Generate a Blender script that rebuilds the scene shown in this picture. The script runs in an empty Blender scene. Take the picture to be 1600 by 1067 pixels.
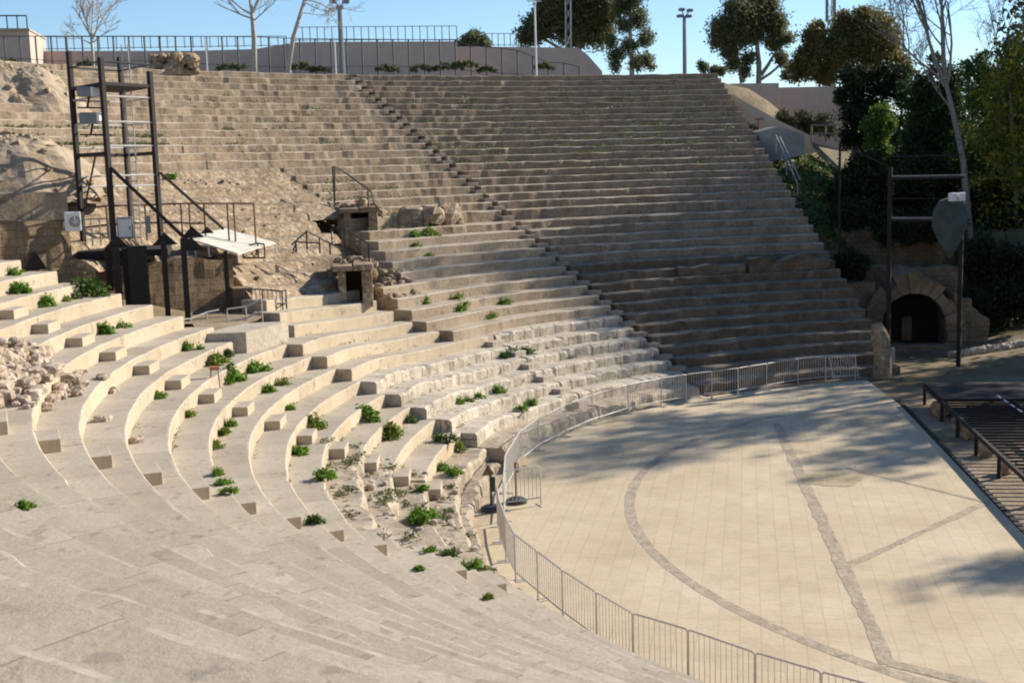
import bpy, math, random
from mathutils import Vector, noise, Matrix
R=math.radians; PI=math.pi
SC=bpy.context.scene; COL=SC.collection
random.seed(7)
# ------------------------------------------------------------------ camera
CAM=Vector((-36.5297,0,9.2539)); YAW=0.5130166; PIT=-0.1408365; ROLL=-0.0293791; FPX=1922.88
F_=Vector((math.cos(YAW)*math.cos(PIT),math.sin(YAW)*math.cos(PIT),math.sin(PIT)))
Rr=Vector((math.sin(YAW),-math.cos(YAW),0)); U_=Rr.cross(F_)
R2=Rr*math.cos(ROLL)+U_*math.sin(ROLL); U2=U_*math.cos(ROLL)-Rr*math.sin(ROLL)
cd=bpy.data.cameras.new('camera'); cd.sensor_width=36; cd.lens=FPX/1600*36; cd.clip_start=.1; cd.clip_end=3000
co=bpy.data.objects.new('camera',cd); COL.objects.link(co)
M=Matrix((R2,U2,-F_)).transposed().to_4x4(); M.translation=CAM; co.matrix_world=M; SC.camera=co
# ------------------------------------------------------------------ light
SUN_AZ=-33.0; SUN_EL=29.0
w=bpy.data.worlds.new('World'); SC.world=w; w.use_nodes=True
nt=w.node_tree; sky=nt.nodes.new('ShaderNodeTexSky'); sky.sky_type='NISHITA'; sky.sun_disc=False
sky.sun_elevation=R(SUN_EL); sky.sun_rotation=R(90-SUN_AZ); sky.air_density=1.0; sky.dust_density=.0; sky.ozone_density=5.0; sky.altitude=0
bg=nt.nodes['Background']; nt.links.new(sky.outputs[0],bg.inputs[0]); bg.inputs[1].default_value=.10
sl=bpy.data.lights.new('sun','SUN'); sl.energy=5.0; sl.angle=R(.6); sl.color=(1,.91,.79)
so=bpy.data.objects.new('sun',sl); COL.objects.link(so)
sd=Vector((math.cos(R(SUN_AZ))*math.cos(R(SUN_EL)),math.sin(R(SUN_AZ))*math.cos(R(SUN_EL)),math.sin(R(SUN_EL))))
so.rotation_euler=sd.to_track_quat('Z','Y').to_euler()
SC.cycles.filter_width=2.0
SC.view_settings.view_transform='Standard'; SC.view_settings.look='None'; SC.view_settings.exposure=.68; SC.view_settings.gamma=1
# ------------------------------------------------------------------ surveying helpers (photo bearing + real distance)
RD,ZD,DR,HH=49.5446,14.7506,.81215,.385915
def ray(u,v): return F_+R2*((u-800)/FPX)-U2*((v-533.5)/FPX)
def G(u,v,z=0):
    d=ray(u,v); return CAM+d*((z-CAM.z)/d.z)
def P(u,v,dist):
    d=ray(u,v); return CAM+d*(dist/math.hypot(d.x,d.y))
def cone_z(r): return ZD+(r-RD)*HH/DR
def sm(a,b,x):
    t=min(1,max(0,(x-a)/(b-a))); return t*t*(3-2*t)
def zoff(phi,k=30):
    if phi<0: phi+=360
    return .33*sm(88,103,phi)*(1 if k>=22 or phi>106 else 0)
def surf(x,y):
    r=math.hypot(x,y);ph=math.degrees(math.atan2(y,x))
    if ph<0: ph+=360
    k=tread(Vector((x,y,0)))
    return (row_z(k)+zoff(ph,k)) if k<39 else 0
def K(u,v,cone=False):
    d=ray(u,v); t=4.
    while t<140:
        p=CAM+d*t
        if p.z<=cone_z(math.hypot(p.x,p.y))+.9: break
        t+=.2
    while t<140:
        p=CAM+d*t
        if p.z<=surf(p.x,p.y): return p
        t+=.02
    return P(u,v,60)
def pol(r,phi,z): return Vector((r*math.cos(R(phi)),r*math.sin(R(phi)),z))
def row_r(k): return RD-k*DR+(.46 if k<=20 else 0)
def row_z(k): return ZD-k*HH+(.15 if k<=20 else 0)-(.0 if k<37 else .02)
def tread(p):
    r=math.hypot(p.x,p.y)
    if r<19.1: return 39
    lo=max(0,int((RD-r)/DR)-1)
    for k in range(lo,39):
        if row_r(k)<=r: return k
    return 38
def on_tread(u,v,back=.0):
    p=K(u,v); r=math.hypot(p.x,p.y); z=surf(p.x,p.y); e=Vector((p.x/r,p.y/r,0))
    if z-p.z>.02:   # the sight line met a riser: stand on the tread just in front of it
        q=p-e*.1; q.z=surf(q.x,q.y); return q
    p=p.copy(); p.z=z; return p
def nz(x,y,z=0.): return noise.noise(Vector((x,y,z)))
# ------------------------------------------------------------------ materials
MATS={}
def newmat(name):
    m=bpy.data.materials.new(name); m.use_nodes=True; return m,m.node_tree,m.node_tree.nodes['Principled BSDF']
def ramp(nt,fac,stops):
    r=nt.nodes.new('ShaderNodeValToRGB'); r.color_ramp.elements[0].position=stops[0][0]; r.color_ramp.elements[0].color=(*stops[0][1],1)
    r.color_ramp.elements[1].position=stops[-1][0]; r.color_ramp.elements[1].color=(*stops[-1][1],1)
    for p,c in stops[1:-1]:
        e=r.color_ramp.elements.new(p); e.color=(*c,1)
    nt.links.new(fac,r.inputs[0]); return r.outputs[0]
def nzn(nt,scale,detail=5,vec=None,rough=.6):
    n=nt.nodes.new('ShaderNodeTexNoise'); n.inputs['Scale'].default_value=scale; n.inputs['Detail'].default_value=detail; n.inputs['Roughness'].default_value=rough
    if vec is None:
        tc=nt.nodes.new('ShaderNodeTexCoord'); vec=tc.outputs['Object']
    nt.links.new(vec,n.inputs['Vector']); return n.outputs['Fac']
def mix(nt,a,b,f,mode='MIX'):
    x=nt.nodes.new('ShaderNodeMix'); x.data_type='RGBA'; x.blend_type=mode
    for s,i in ((f,0),(a,6),(b,7)):
        if hasattr(s,'links') or hasattr(s,'is_output'): nt.links.new(s,x.inputs[i])
        elif i==0: x.inputs[0].default_value=s
        else: x.inputs[i].default_value=(*s,1)
    return x.outputs[2]
def bump(nt,b,h,strength,dist=.03):
    n=nt.nodes.new('ShaderNodeBump'); n.inputs['Strength'].default_value=strength; n.inputs['Distance'].default_value=dist
    nt.links.new(h,n.inputs['Height']); nt.links.new(n.outputs[0],b.inputs['Normal'])
def stone(name,c1,c2,c3,joint=None,bw=1.2,bh=1.,jf=.5,big=.35,fine=9,bs=.5,stain=None,mortar=.012,lo=.55,hi=1.2,top=None,topf=.8,pits=None):
    m,nt,b=newmat(name)
    base=ramp(nt,nzn(nt,big,6),[(.3,c1),(.5,c2),(.72,c3)])
    det=nzn(nt,fine,6,rough=.7)
    base=mix(nt,base,ramp(nt,det,[(.3,(lo,lo,lo)),(.55,(1,1,1)),(.75,(hi,hi,hi))]),.75,'MULTIPLY')
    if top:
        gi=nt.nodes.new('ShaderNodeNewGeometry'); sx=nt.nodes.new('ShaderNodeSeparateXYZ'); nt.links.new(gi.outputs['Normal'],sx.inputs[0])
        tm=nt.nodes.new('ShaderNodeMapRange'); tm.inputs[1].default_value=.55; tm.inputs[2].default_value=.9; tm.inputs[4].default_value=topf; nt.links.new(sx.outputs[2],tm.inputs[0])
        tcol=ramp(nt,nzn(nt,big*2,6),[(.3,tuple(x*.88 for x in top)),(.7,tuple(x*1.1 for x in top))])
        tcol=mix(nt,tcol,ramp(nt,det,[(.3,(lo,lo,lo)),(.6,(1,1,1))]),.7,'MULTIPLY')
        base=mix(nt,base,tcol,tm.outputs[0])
    if pits: base=mix(nt,base,pits,ramp(nt,nzn(nt,3.7,3,rough=.5),[(.62,(0,0,0)),(.68,(.85,.85,.85))]))
    if stain: base=mix(nt,base,stain,ramp(nt,nzn(nt,1.7,7,rough=.75),[(.56,(0,0,0)),(.7,(.75,.75,.75))]))
    if joint:
        uv=nt.nodes.new('ShaderNodeUVMap')
        wn=nt.nodes.new('ShaderNodeTexNoise'); wn.inputs['Scale'].default_value=2.2; nt.links.new(uv.outputs[0],wn.inputs['Vector'])
        ad=nt.nodes.new('ShaderNodeVectorMath'); ad.operation='MULTIPLY_ADD'; nt.links.new(wn.outputs['Color'],ad.inputs[0]); ad.inputs[1].default_value=(.05,.05,0); nt.links.new(uv.outputs[0],ad.inputs[2])
        br=nt.nodes.new('ShaderNodeTexBrick'); nt.links.new(ad.outputs[0],br.inputs['Vector'])
        br.inputs['Scale'].default_value=1; br.inputs['Brick Width'].default_value=bw; br.inputs['Row Height'].default_value=bh; br.inputs['Mortar Size'].default_value=mortar
        br.inputs['Mortar Smooth'].default_value=.3
        br.inputs['Color1'].default_value=(.86,.855,.84,1); br.inputs['Color2'].default_value=(1.08,1.08,1.08,1); br.inputs['Mortar'].default_value=(*joint,1)
        base=mix(nt,base,br.outputs['Color'],jf,'MULTIPLY')
    nt.links.new(base,b.inputs['Base Color']); b.inputs['Roughness'].default_value=.92; b.inputs['Specular IOR Level'].default_value=.2
    bump(nt,b,det,bs)
    return m
def plain(name,c,rough=.6,metal=0,var=.25,scale=6,c2=None,bs=.1):
    m,nt,b=newmat(name)
    d=c2 or tuple(x*(1-var) for x in c)
    base=ramp(nt,nzn(nt,scale,5),[(.35,d),(.65,c)])
    nt.links.new(base,b.inputs['Base Color']); b.inputs['Roughness'].default_value=rough; b.inputs['Metallic'].default_value=metal
    bump(nt,b,nzn(nt,scale*5,3),bs,.01)
    return m
def leafmat(name,c1,c2,c3,scale=.9,trans=.25):
    m,nt,b=newmat(name)
    gi=nt.nodes.new('ShaderNodeNewGeometry')
    f=nzn(nt,scale,3); rnd=gi.outputs['Random Per Island']
    a=nt.nodes.new('ShaderNodeMath'); a.operation='MULTIPLY_ADD'; nt.links.new(rnd,a.inputs[0]); a.inputs[1].default_value=.35; nt.links.new(f,a.inputs[2])
    base=ramp(nt,a.outputs[0],[(.45,c1),(.65,c2),(.9,c3)])
    nt.links.new(base,b.inputs['Base Color']); b.inputs['Roughness'].default_value=.6; b.inputs['Specular IOR Level'].default_value=.25
    t=nt.nodes.new('ShaderNodeBsdfTranslucent'); nt.links.new(base,t.inputs[0])
    ms=nt.nodes.new('ShaderNodeMixShader'); ms.inputs[0].default_value=trans
    nt.links.new(b.outputs[0],ms.inputs[1]); nt.links.new(t.outputs[0],ms.inputs[2])
    nt.links.new(ms.outputs[0],nt.nodes['Material Output'].inputs[0]); return m
def rubm(name):
    m,nt,b=newmat(name)
    v=nt.nodes.new('ShaderNodeTexVoronoi'); v.inputs['Scale'].default_value=6.5; v.inputs['Randomness'].default_value=1
    tc=nt.nodes.new('ShaderNodeTexCoord'); n0=nt.nodes.new('ShaderNodeTexNoise'); n0.inputs['Scale'].default_value=3
    nt.links.new(tc.outputs['Object'],n0.inputs['Vector'])
    ad=nt.nodes.new('ShaderNodeVectorMath'); ad.operation='MULTIPLY_ADD'; nt.links.new(n0.outputs['Color'],ad.inputs[0]); ad.inputs[1].default_value=(.3,.3,.3); nt.links.new(tc.outputs['Object'],ad.inputs[2]); nt.links.new(ad.outputs[0],v.inputs['Vector'])
    hs=nt.nodes.new('ShaderNodeSeparateColor'); nt.links.new(v.outputs['Color'],hs.inputs[0])
    base=ramp(nt,hs.outputs[0],[(.0,(.25,.185,.12)),(.35,(.33,.255,.17)),(.7,(.39,.31,.215)),(1.,(.50,.42,.32))])
    edge=ramp(nt,v.outputs['Distance'],[(.3,(1,1,1)),(.85,(.72,.68,.63))])
    base=mix(nt,base,edge,.8,'MULTIPLY')
    base=mix(nt,base,ramp(nt,nzn(nt,.8,6),[(.35,(.75,.72,.7)),(.6,(1.1,1.08,1.05))]),.9,'MULTIPLY')
    nt.links.new(base,b.inputs['Base Color']); b.inputs['Roughness'].default_value=.95; b.inputs['Specular IOR Level'].default_value=.15
    mx=nt.nodes.new('ShaderNodeMath'); mx.operation='MULTIPLY_ADD'; nt.links.new(v.outputs['Distance'],mx.inputs[0]); mx.inputs[1].default_value=-.8; nt.links.new(nzn(nt,14,6,rough=.7),mx.inputs[2])
    bump(nt,b,mx.outputs[0],.7,.05)
    return m
MT={
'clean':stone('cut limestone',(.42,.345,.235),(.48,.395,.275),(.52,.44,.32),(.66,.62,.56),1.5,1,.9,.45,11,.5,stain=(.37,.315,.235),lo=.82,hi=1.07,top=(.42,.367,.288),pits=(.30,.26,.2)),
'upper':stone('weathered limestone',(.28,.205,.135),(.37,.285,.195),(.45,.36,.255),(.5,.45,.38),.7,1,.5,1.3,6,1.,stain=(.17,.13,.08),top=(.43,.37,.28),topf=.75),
'shade':stone('shade-darkened limestone',(.115,.082,.052),(.175,.128,.085),(.25,.19,.13),(.5,.45,.38),.8,1,.5,1.3,6,1.,stain=(.08,.065,.035),top=(.30,.25,.185),topf=.7),  # limestone colour lowered to deepen the tree shade on these rows
'cleanb':stone('cut limestone step',(.42,.345,.235),(.48,.395,.275),(.52,.44,.32),None,big=.45,fine=11,stain=(.37,.315,.235),lo=.82,hi=1.07,top=(.42,.367,.288)),
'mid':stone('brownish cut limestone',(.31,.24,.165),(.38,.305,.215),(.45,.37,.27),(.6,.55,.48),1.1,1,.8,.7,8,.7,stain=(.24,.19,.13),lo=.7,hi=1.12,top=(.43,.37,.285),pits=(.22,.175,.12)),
'edge':stone('worn pale edge',(.43,.372,.285),(.465,.405,.315),(.50,.44,.35),None,big=1.2,fine=6,bs=.3,stain=(.36,.30,.22)),
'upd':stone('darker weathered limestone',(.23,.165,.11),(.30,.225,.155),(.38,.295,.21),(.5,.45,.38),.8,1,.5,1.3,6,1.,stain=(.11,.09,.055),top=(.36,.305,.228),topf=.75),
'heap':stone('pinkish broken stone',(.36,.27,.19),(.47,.375,.28),(.60,.51,.41),None,big=2.2,fine=9,bs=.9,stain=(.26,.19,.12)),
'broken':stone('crumbled stone rows',(.33,.265,.185),(.42,.35,.26),(.51,.44,.34),(.45,.38,.3),.7,1,.6,.9,5,1.,stain=(.25,.19,.12),pits=(.2,.155,.1)),
'rub':rubm('ruined masonry'),
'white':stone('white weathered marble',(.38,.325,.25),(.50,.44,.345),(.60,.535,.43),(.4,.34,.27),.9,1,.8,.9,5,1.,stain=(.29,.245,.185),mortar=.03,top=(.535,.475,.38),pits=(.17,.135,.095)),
'block':stone('shade-dark step stone',(.26,.21,.16),(.33,.27,.21),(.38,.32,.25),None,big=2,fine=14),  # darker copy of the step stone, shade of the faces put into its colour
'brown':stone('brown sandstone masonry',(.18,.125,.075),(.26,.185,.11),(.34,.255,.165),(.4,.35,.3),.45,.25,.8,1.2,9,.8),
'conc':stone('pale concrete',(.40,.345,.265),(.46,.40,.31),(.52,.455,.355),None,big=.7,fine=12,stain=(.33,.28,.22)),
'sand':stone('sandy rubble',(.28,.21,.135),(.38,.30,.205),(.47,.385,.28),None,big=1.,fine=9,bs=.9,stain=(.30,.23,.15)),
'conc2':stone('grey concrete',(.22,.21,.19),(.28,.27,.24),(.34,.32,.28),None,big=.7,fine=12,stain=(.17,.155,.13)),
'dirt':stone('bare earth',(.20,.15,.09),(.30,.23,.15),(.38,.30,.20),None,big=.5,fine=8,bs=1.,stain=(.13,.12,.05)),
'pink':plain('pink render',(.56,.425,.35),.9,scale=1.2,var=.12),
'black':plain('black painted steel',(.010,.008,.007),.8,.0,scale=9,c2=(.022,.014,.010)),
'dark':plain('dark olive steel',(.035,.04,.038),.5,0,scale=9),
'galv':plain('galvanised steel',(.54,.52,.48),.5,.15,scale=14),
'greyd':plain('dim green grey',(.08,.095,.075),.8,0,scale=2,c2=(.045,.058,.042)),
'grey':plain('grey paint',(.22,.23,.24),.5,.2,scale=5),
'whitep':plain('white paint',(.74,.73,.70),.5,0,var=.1),
'rust':plain('rusty steel',(.22,.12,.07),.7,.2,scale=11,c2=(.09,.05,.03)),
'cloth':plain('white tarpaulin',(.62,.575,.47),.8,0,var=.1,scale=2),
'wood':plain('weathered plank',(.22,.17,.12),.85,0,scale=7),
'bark':plain('grey bark',(.30,.26,.21),.9,0,scale=9,c2=(.14,.12,.095),bs=.5),
'barkp':plain('pale bark',(.50,.46,.40),.9,0,scale=9,c2=(.30,.27,.22),bs=.4),
'hole':plain('void darkness',(.03,.025,.02),.95,0),  # near-black colour standing in for the shade inside openings and slots
'euc':leafmat('eucalyptus leaves',(.085,.10,.045),(.14,.155,.07),(.22,.22,.11),trans=.45),
'oliv':leafmat('olive green leaves',(.10,.095,.03),(.17,.15,.05),(.25,.21,.07),trans=.4),
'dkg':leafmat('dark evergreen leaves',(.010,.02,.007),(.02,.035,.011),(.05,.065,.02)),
'brg':leafmat('bright green leaves',(.05,.10,.018),(.09,.165,.028),(.17,.26,.05),trans=.4),
'yel':leafmat('yellowing leaves',(.07,.11,.018),(.19,.22,.03),(.52,.42,.06),trans=.4),
'weed':leafmat('weed leaves',(.07,.15,.014),(.12,.24,.024),(.21,.35,.045),3.,.4),
'weedy':leafmat('yellow green weed leaves',(.10,.15,.02),(.17,.23,.03),(.27,.32,.05),3.,.3),
'midg':leafmat('mid green leaves',(.03,.07,.016),(.055,.11,.024),(.11,.18,.04),trans=.35),
'dkmid':leafmat('dark mid green leaves',(.018,.04,.012),(.035,.065,.018),(.07,.11,.03),trans=.3),
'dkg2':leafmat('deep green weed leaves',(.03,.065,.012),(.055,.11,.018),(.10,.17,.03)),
'shrubg':leafmat('dull green shrub leaves',(.07,.085,.03),(.125,.145,.05),(.19,.20,.08)),
'shrub':leafmat('dry shrub leaves',(.06,.06,.03),(.10,.095,.045),(.16,.14,.07)),
'twig':plain('pale twigs',(.48,.42,.34),.9,0),
}
# ------------------------------------------------------------------ mesh builder
class MB:
    def __init__(s): s.v=[];s.f=[];s.uv=[];s.m2=set()
    def quad(s,ps,uv=None):
        n=len(s.v); s.v+=[tuple(p) for p in ps]; s.f.append(tuple(range(n,n+len(ps)))); s.uv.append(uv)
    def box(s,c,sz,ax=None,bev=0):
        c=Vector(c); hx,hy,hz=[a/2 for a in sz]
        X,Y,Z=ax if ax else (Vector((1,0,0)),Vector((0,1,0)),Vector((0,0,1)))
        n=len(s.v)
        for sx,sy,sz_ in ((-1,-1,-1),(1,-1,-1),(1,1,-1),(-1,1,-1),(-1,-1,1),(1,-1,1),(1,1,1),(-1,1,1)):
            s.v.append(tuple(c+X*hx*sx+Y*hy*sy+Z*hz*sz_))
        for f in ((0,3,2,1),(4,5,6,7),(0,1,5,4),(1,2,6,5),(2,3,7,6),(3,0,4,7)):
            s.f.append(tuple(n+i for i in f)); s.uv.append(None)
        return s
    def bar(s,p,q,wd,ht=None,up=None):
        p=Vector(p);q=Vector(q);d=q-p;L=d.length
        if L<1e-6: return s
        z=d/L; u=Vector(up) if up else (Vector((0,0,1)) if abs(z.z)<.95 else Vector((1,0,0)))
        x=z.cross(u).normalized(); y=x.cross(z)
        return s.box((p+q)/2,(wd,ht or wd,L),(x,y,z))
    def tube(s,pts,rad,n=8,cap=True):
        pts=[Vector(p) for p in pts]
        if not hasattr(rad,'__len__'): rad=[rad]*len(pts)
        b=len(s.v); px=None
        for i,p in enumerate(pts):
            d=(pts[min(i+1,len(pts)-1)]-pts[max(i-1,0)]).normalized()
            if px is None: px=d.orthogonal().normalized()
            x=(px-d*px.dot(d)); x=x.normalized() if x.length>1e-5 else d.orthogonal().normalized(); px=x; y=d.cross(x)
            for j in range(n):
                a=2*PI*j/n; s.v.append(tuple(p+(x*math.cos(a)+y*math.sin(a))*rad[i]))
        for i in range(len(pts)-1):
            for j in range(n):
                s.f.append((b+i*n+j,b+i*n+(j+1)%n,b+(i+1)*n+(j+1)%n,b+(i+1)*n+j)); s.uv.append(None)
        if cap:
            s.f.append(tuple(b+j for j in reversed(range(n)))); s.uv.append(None)
            e=b+(len(pts)-1)*n; s.f.append(tuple(e+j for j in range(n))); s.uv.append(None)
        return s
    def rock(s,c,rx,ry,rz,seed=0,n=1):
        # irregular stone from a jittered cube-sphere
        rnd=random.Random(seed); b=len(s.v); ang=rnd.random()*PI; ca,sa=math.cos(ang),math.sin(ang)
        N=3; idx={}
        def vid(x,y,z):
            k=(x,y,z)
            if k not in idx:
                d=Vector((x/N*2-1,y/N*2-1,z/N*2-1)); l=d.length; m=max(abs(d.x),abs(d.y),abs(d.z))
                d=d/l*(.72+.28*l/1.5)
                j=.16; d+=Vector((rnd.uniform(-j,j),rnd.uniform(-j,j),rnd.uniform(-j,j)))
                X,Y,Z=d.x*rx,d.y*ry,d.z*rz
                s.v.append((c[0]+X*ca-Y*sa,c[1]+X*sa+Y*ca,c[2]+Z)); idx[k]=len(s.v)-1
            return idx[k]
        for i in range(N):
            for j in range(N):
                for a,fl in ((0,1),(N,0)):
                    for ax in range(3):
                        def mk(p,q):
                            t=[p,q]; t.insert(ax,a); return vid(*t)
                        f=[mk(i,j),mk(i+1,j),mk(i+1,j+1),mk(i,j+1)]
                        if (fl==1)^(ax==1): f.reverse()
                        s.f.append(tuple(f)); s.uv.append(None)
        return s
    def leaf(s,c,size,rnd,up=.0):
        a=Vector((rnd.gauss(0,1),rnd.gauss(0,1),rnd.gauss(0,1)+up)).normalized()
        x=a.orthogonal().normalized(); x=(Matrix.Rotation(rnd.random()*6.28,3,a)@x); y=a.cross(x)
        l=size*rnd.uniform(.6,1.3); wd=l*rnd.uniform(.35,.6)
        n=len(s.v)
        for q in (x*l*.5,y*wd*.5,-x*l*.5,-y*wd*.5): s.v.append(tuple(c+q))
        s.f.append((n,n+1,n+2,n+3)); s.uv.append(None)
    def build(s,name,mat,parent=None,loc=None,smooth=False,bevel=0):
        me=bpy.data.meshes.new(name); o=Vector(loc) if loc else Vector((0,0,0))
        me.from_pydata([(v[0]-o.x,v[1]-o.y,v[2]-o.z) for v in s.v],[],s.f)
        if any(u for u in s.uv):
            ul=me.uv_layers.new(name='UVMap'); i=0
            for f,u in zip(s.f,s.uv):
                for j in range(len(f)):
                    if u: ul.data[i].uv=u[j]
                    i+=1
        me.materials.append(MT[mat] if isinstance(mat,str) else mat)
        if s.m2:
            me.materials.append(MT['edge'])
            for i in s.m2: me.polygons[i].material_index=1
        me.update()
        if smooth:
            for p in me.polygons: p.use_smooth=True
        ob=bpy.data.objects.new(name,me); COL.objects.link(ob)
        if parent:
            ob.parent=parent; pw=Vector((0,0,0)); q=parent
            while q: pw+=q.location; q=q.parent
            ob.location=o-pw
        else: ob.location=o
        if bevel:
            bm=ob.modifiers.new('bevel','BEVEL'); bm.width=bevel; bm.segments=2; bm.limit_method='ANGLE'
        return ob
def tag(o,label=None,cat=None,group=None,kind=None):
    if label: o['label']=label
    if cat: o['category']=cat
    if group: o['group']=group
    if kind: o['kind']=kind
    return o
def empty(name,loc,label,cat,group=None):
    o=bpy.data.objects.new(name,None); COL.objects.link(o); o.location=loc; o.empty_display_size=.3
    return tag(o,label,cat,group)
def copy_tree(o,parent=None):
    c=o.copy(); COL.objects.link(c); c.parent=parent
    for ch in list(o.children): copy_tree(ch,c)
    return c
# ================================================================== TERRAIN
def ground_z(x,y):
    r=math.hypot(x,y); ph=math.degrees(math.atan2(y,x))
    if ph<-90: ph+=360
    # cavea side
    if r<20: zc=-.05
    elif r<50.6: zc=cone_z(r)-1.35
    else: zc=14.55+sm(54,82,r)*2.4*sm(30,60,ph)
    if r<20.3: zc=-.05
    # open side: floor, then a bank climbing to the surrounding land
    d=max(x-27,0)
    zo=sm(26.5,38,x)*5.5+sm(38,75,x)*6
    zo+=.9*sm(20,29,x)*sm(14,0,y)
    k=sm(20,33,ph)
    zb=min(zc,zo+max(0,(r-30)*.42)) if r>30 else zo
    if ph<33.9:
        z=zo*(1-k)+k*max(zo*.3,min(zc-.4,zo+sm(28,34,r)*zc))
        if r<27: z=zo*(1-k)
        z+=nz(x*.25,y*.25,3)*.25*sm(22,28,r)
        return z
    if ph>205: return -.05 if r<24 else sm(24,50,r)*12
    if r>51: zc+=nz(x*.15,y*.15,1)*.3
    return zc
g=MB()
rs=[0,6,12,17,19.5,20.2,20.6]+[20.6+i*1.0 for i in range(1,31)]+[51.2,52,54,57,60,64,68,72,77,82,88,95,105,120,140,180,240,340,500,800,1400]
NA=240; angs=[-90+360*i/NA for i in range(NA)]
for r in rs:
    for a in angs:
        x,y=r*math.cos(R(a)),r*math.sin(R(a)); g.v.append((x,y,ground_z(x,y)-(sm(110,200,r)*6)))
for i in range(len(rs)-1):
    for j in range(NA):
        a,b=i*NA+j,i*NA+(j+1)%NA; g.f.append((a,a+NA,b+NA,b)); g.uv.append(None)
gm=stone('earth and thin grass',(.10,.085,.04),(.20,.155,.09),(.30,.235,.15),None,big=.25,fine=3,bs=.8,stain=(.045,.065,.018))
tag(g.build('ground',gm,smooth=True),kind='structure')
# ---- orchestra paving
pm,pnt,pb=newmat('pale paving')
tc=pnt.nodes.new('ShaderNodeTexCoord'); mp=pnt.nodes.new('ShaderNodeMapping'); mp.inputs['Rotation'].default_value=(0,0,R(-22.5+4)); pnt.links.new(tc.outputs['Object'],mp.inputs[0])
wn=pnt.nodes.new('ShaderNodeTexNoise'); wn.inputs['Scale'].default_value=.8; pnt.links.new(mp.outputs[0],wn.inputs['Vector'])
ad=pnt.nodes.new('ShaderNodeVectorMath'); ad.operation='MULTIPLY_ADD'; pnt.links.new(wn.outputs['Color'],ad.inputs[0]); ad.inputs[1].default_value=(.08,.05,0); pnt.links.new(mp.outputs[0],ad.inputs[2])
br=pnt.nodes.new('ShaderNodeTexBrick'); pnt.links.new(ad.outputs[0],br.inputs['Vector']); br.inputs['Scale'].default_value=1; br.inputs['Brick Width'].default_value=.62; br.inputs['Row Height'].default_value=.42
br.inputs['Mortar Size'].default_value=.022; br.inputs['Mortar Smooth'].default_value=.6; br.inputs['Color1'].default_value=(.94,.94,.94,1); br.inputs['Color2'].default_value=(1.04,1.035,1.02,1); br.inputs['Mortar'].default_value=(.83,.80,.76,1)
cbase=ramp(pnt,nzn(pnt,.35,6),[(.3,(.44,.35,.225)),(.5,(.52,.425,.285)),(.7,(.57,.48,.34))])
cb=mix(pnt,cbase,br.outputs['Color'],.7,'MULTIPLY')
cb=mix(pnt,cb,(.36,.30,.21),ramp(pnt,nzn(pnt,1.6,8,rough=.8),[(.5,(0,0,0)),(.72,(.6,.6,.6))]))
pnt.links.new(cb,pb.inputs['Base Color']); pb.inputs['Roughness'].default_value=.9; pb.inputs['Specular IOR Level'].default_value=.25
bump(pnt,pb,nzn(pnt,9,5),.3)
A=G(1406,632);B=G(1583,818); sdir=(B-A); sdir.z=0; sdir.normalize()   # stage edge line
sn=Vector((-sdir.y,sdir.x,0));
if sn.dot(Vector((0,10,0))-A)<0: sn=-sn
E0=A-sdir*1.5; E1=A+sdir*60
orch=MB()
ring=[pol(20.5,a,0) for a in range(30,204,2)]
Apt=A.copy(); pts=[Vector((p.x,p.y,0)) for p in ring if (Vector((p.x,p.y,0))-A).dot(sn)>0]
pts.append(A+sdir*40); pts.append(A-sdir*.0)
n0=len(orch.v)
orch.quad([Vector((p.x,p.y,0)) for p in pts])
tag(orch.build('orchestra_floor',pm),kind='structure')
bandm=stone('grey band stones',(.30,.25,.18),(.40,.335,.24),(.48,.405,.30),None,big=3,fine=9,bs=.8)
bd=MB()
cxp,cyp=-.203,-.832
def strip(p,q,wd,z=.004,jit=.05):
    p=Vector((p.x,p.y,0));q=Vector((q.x,q.y,0));d=(q-p).normalized();n=Vector((-d.y,d.x,0));L=(q-p).length;N=max(2,int(L/.35))
    for i in range(N):
        a=p+d*L*i/N; b=p+d*L*(i+1)/N
        f=lambda t,s:(wd/2+nz(t*1.3,s*7.7,z*50)*jit)
        bd.quad([a+n*f(i,1)+Vector((0,0,z)),a-n*f(i,2)+Vector((0,0,z)),b-n*f(i+1,2)+Vector((0,0,z)),b+n*f(i+1,1)+Vector((0,0,z))])
prev=None
for i in range(0,150):
    a=R(64+i*.68); 
    if a>R(163.5): break
    w1=.14+nz(i*.3,1)*.05
    c=Vector((cxp+15.54*math.cos(a),cyp+15.54*math.sin(a),.004)); n=Vector((math.cos(a),math.sin(a),0))
    cur=(c+n*w1,c-n*w1)
    if prev: bd.quad([prev[0],prev[1],cur[1],cur[0]])
    prev=cur
strip(G(1389,1038),G(1213,661),.30,.006,.08)
strip(G(1322,885),G(1540,786),.22,.008,.08); strip(G(1322,731),G(1545,786),.14,.008,.05)
strip(G(1389,1036),G(1600,1085),.3,.008)
tag(bd.build('paving_bands',bandm),kind='structure')
pt=MB(); c=G(1297,748); ptm=stone('worn round patch',(.36,.29,.17),(.42,.345,.215),(.47,.39,.26),None,big=2,fine=9)
pt.quad([Vector((c.x+(.85+.25*nz(math.cos(a*PI/16)*2,math.sin(a*PI/16)*2,3))*math.cos(a*PI/16),c.y+(.85+.25*nz(math.cos(a*PI/16)*2,math.sin(a*PI/16)*2,3))*math.sin(a*PI/16),.010)) for a in range(32)])
tag(pt.build('worn_patch',ptm),kind='structure')
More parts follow.
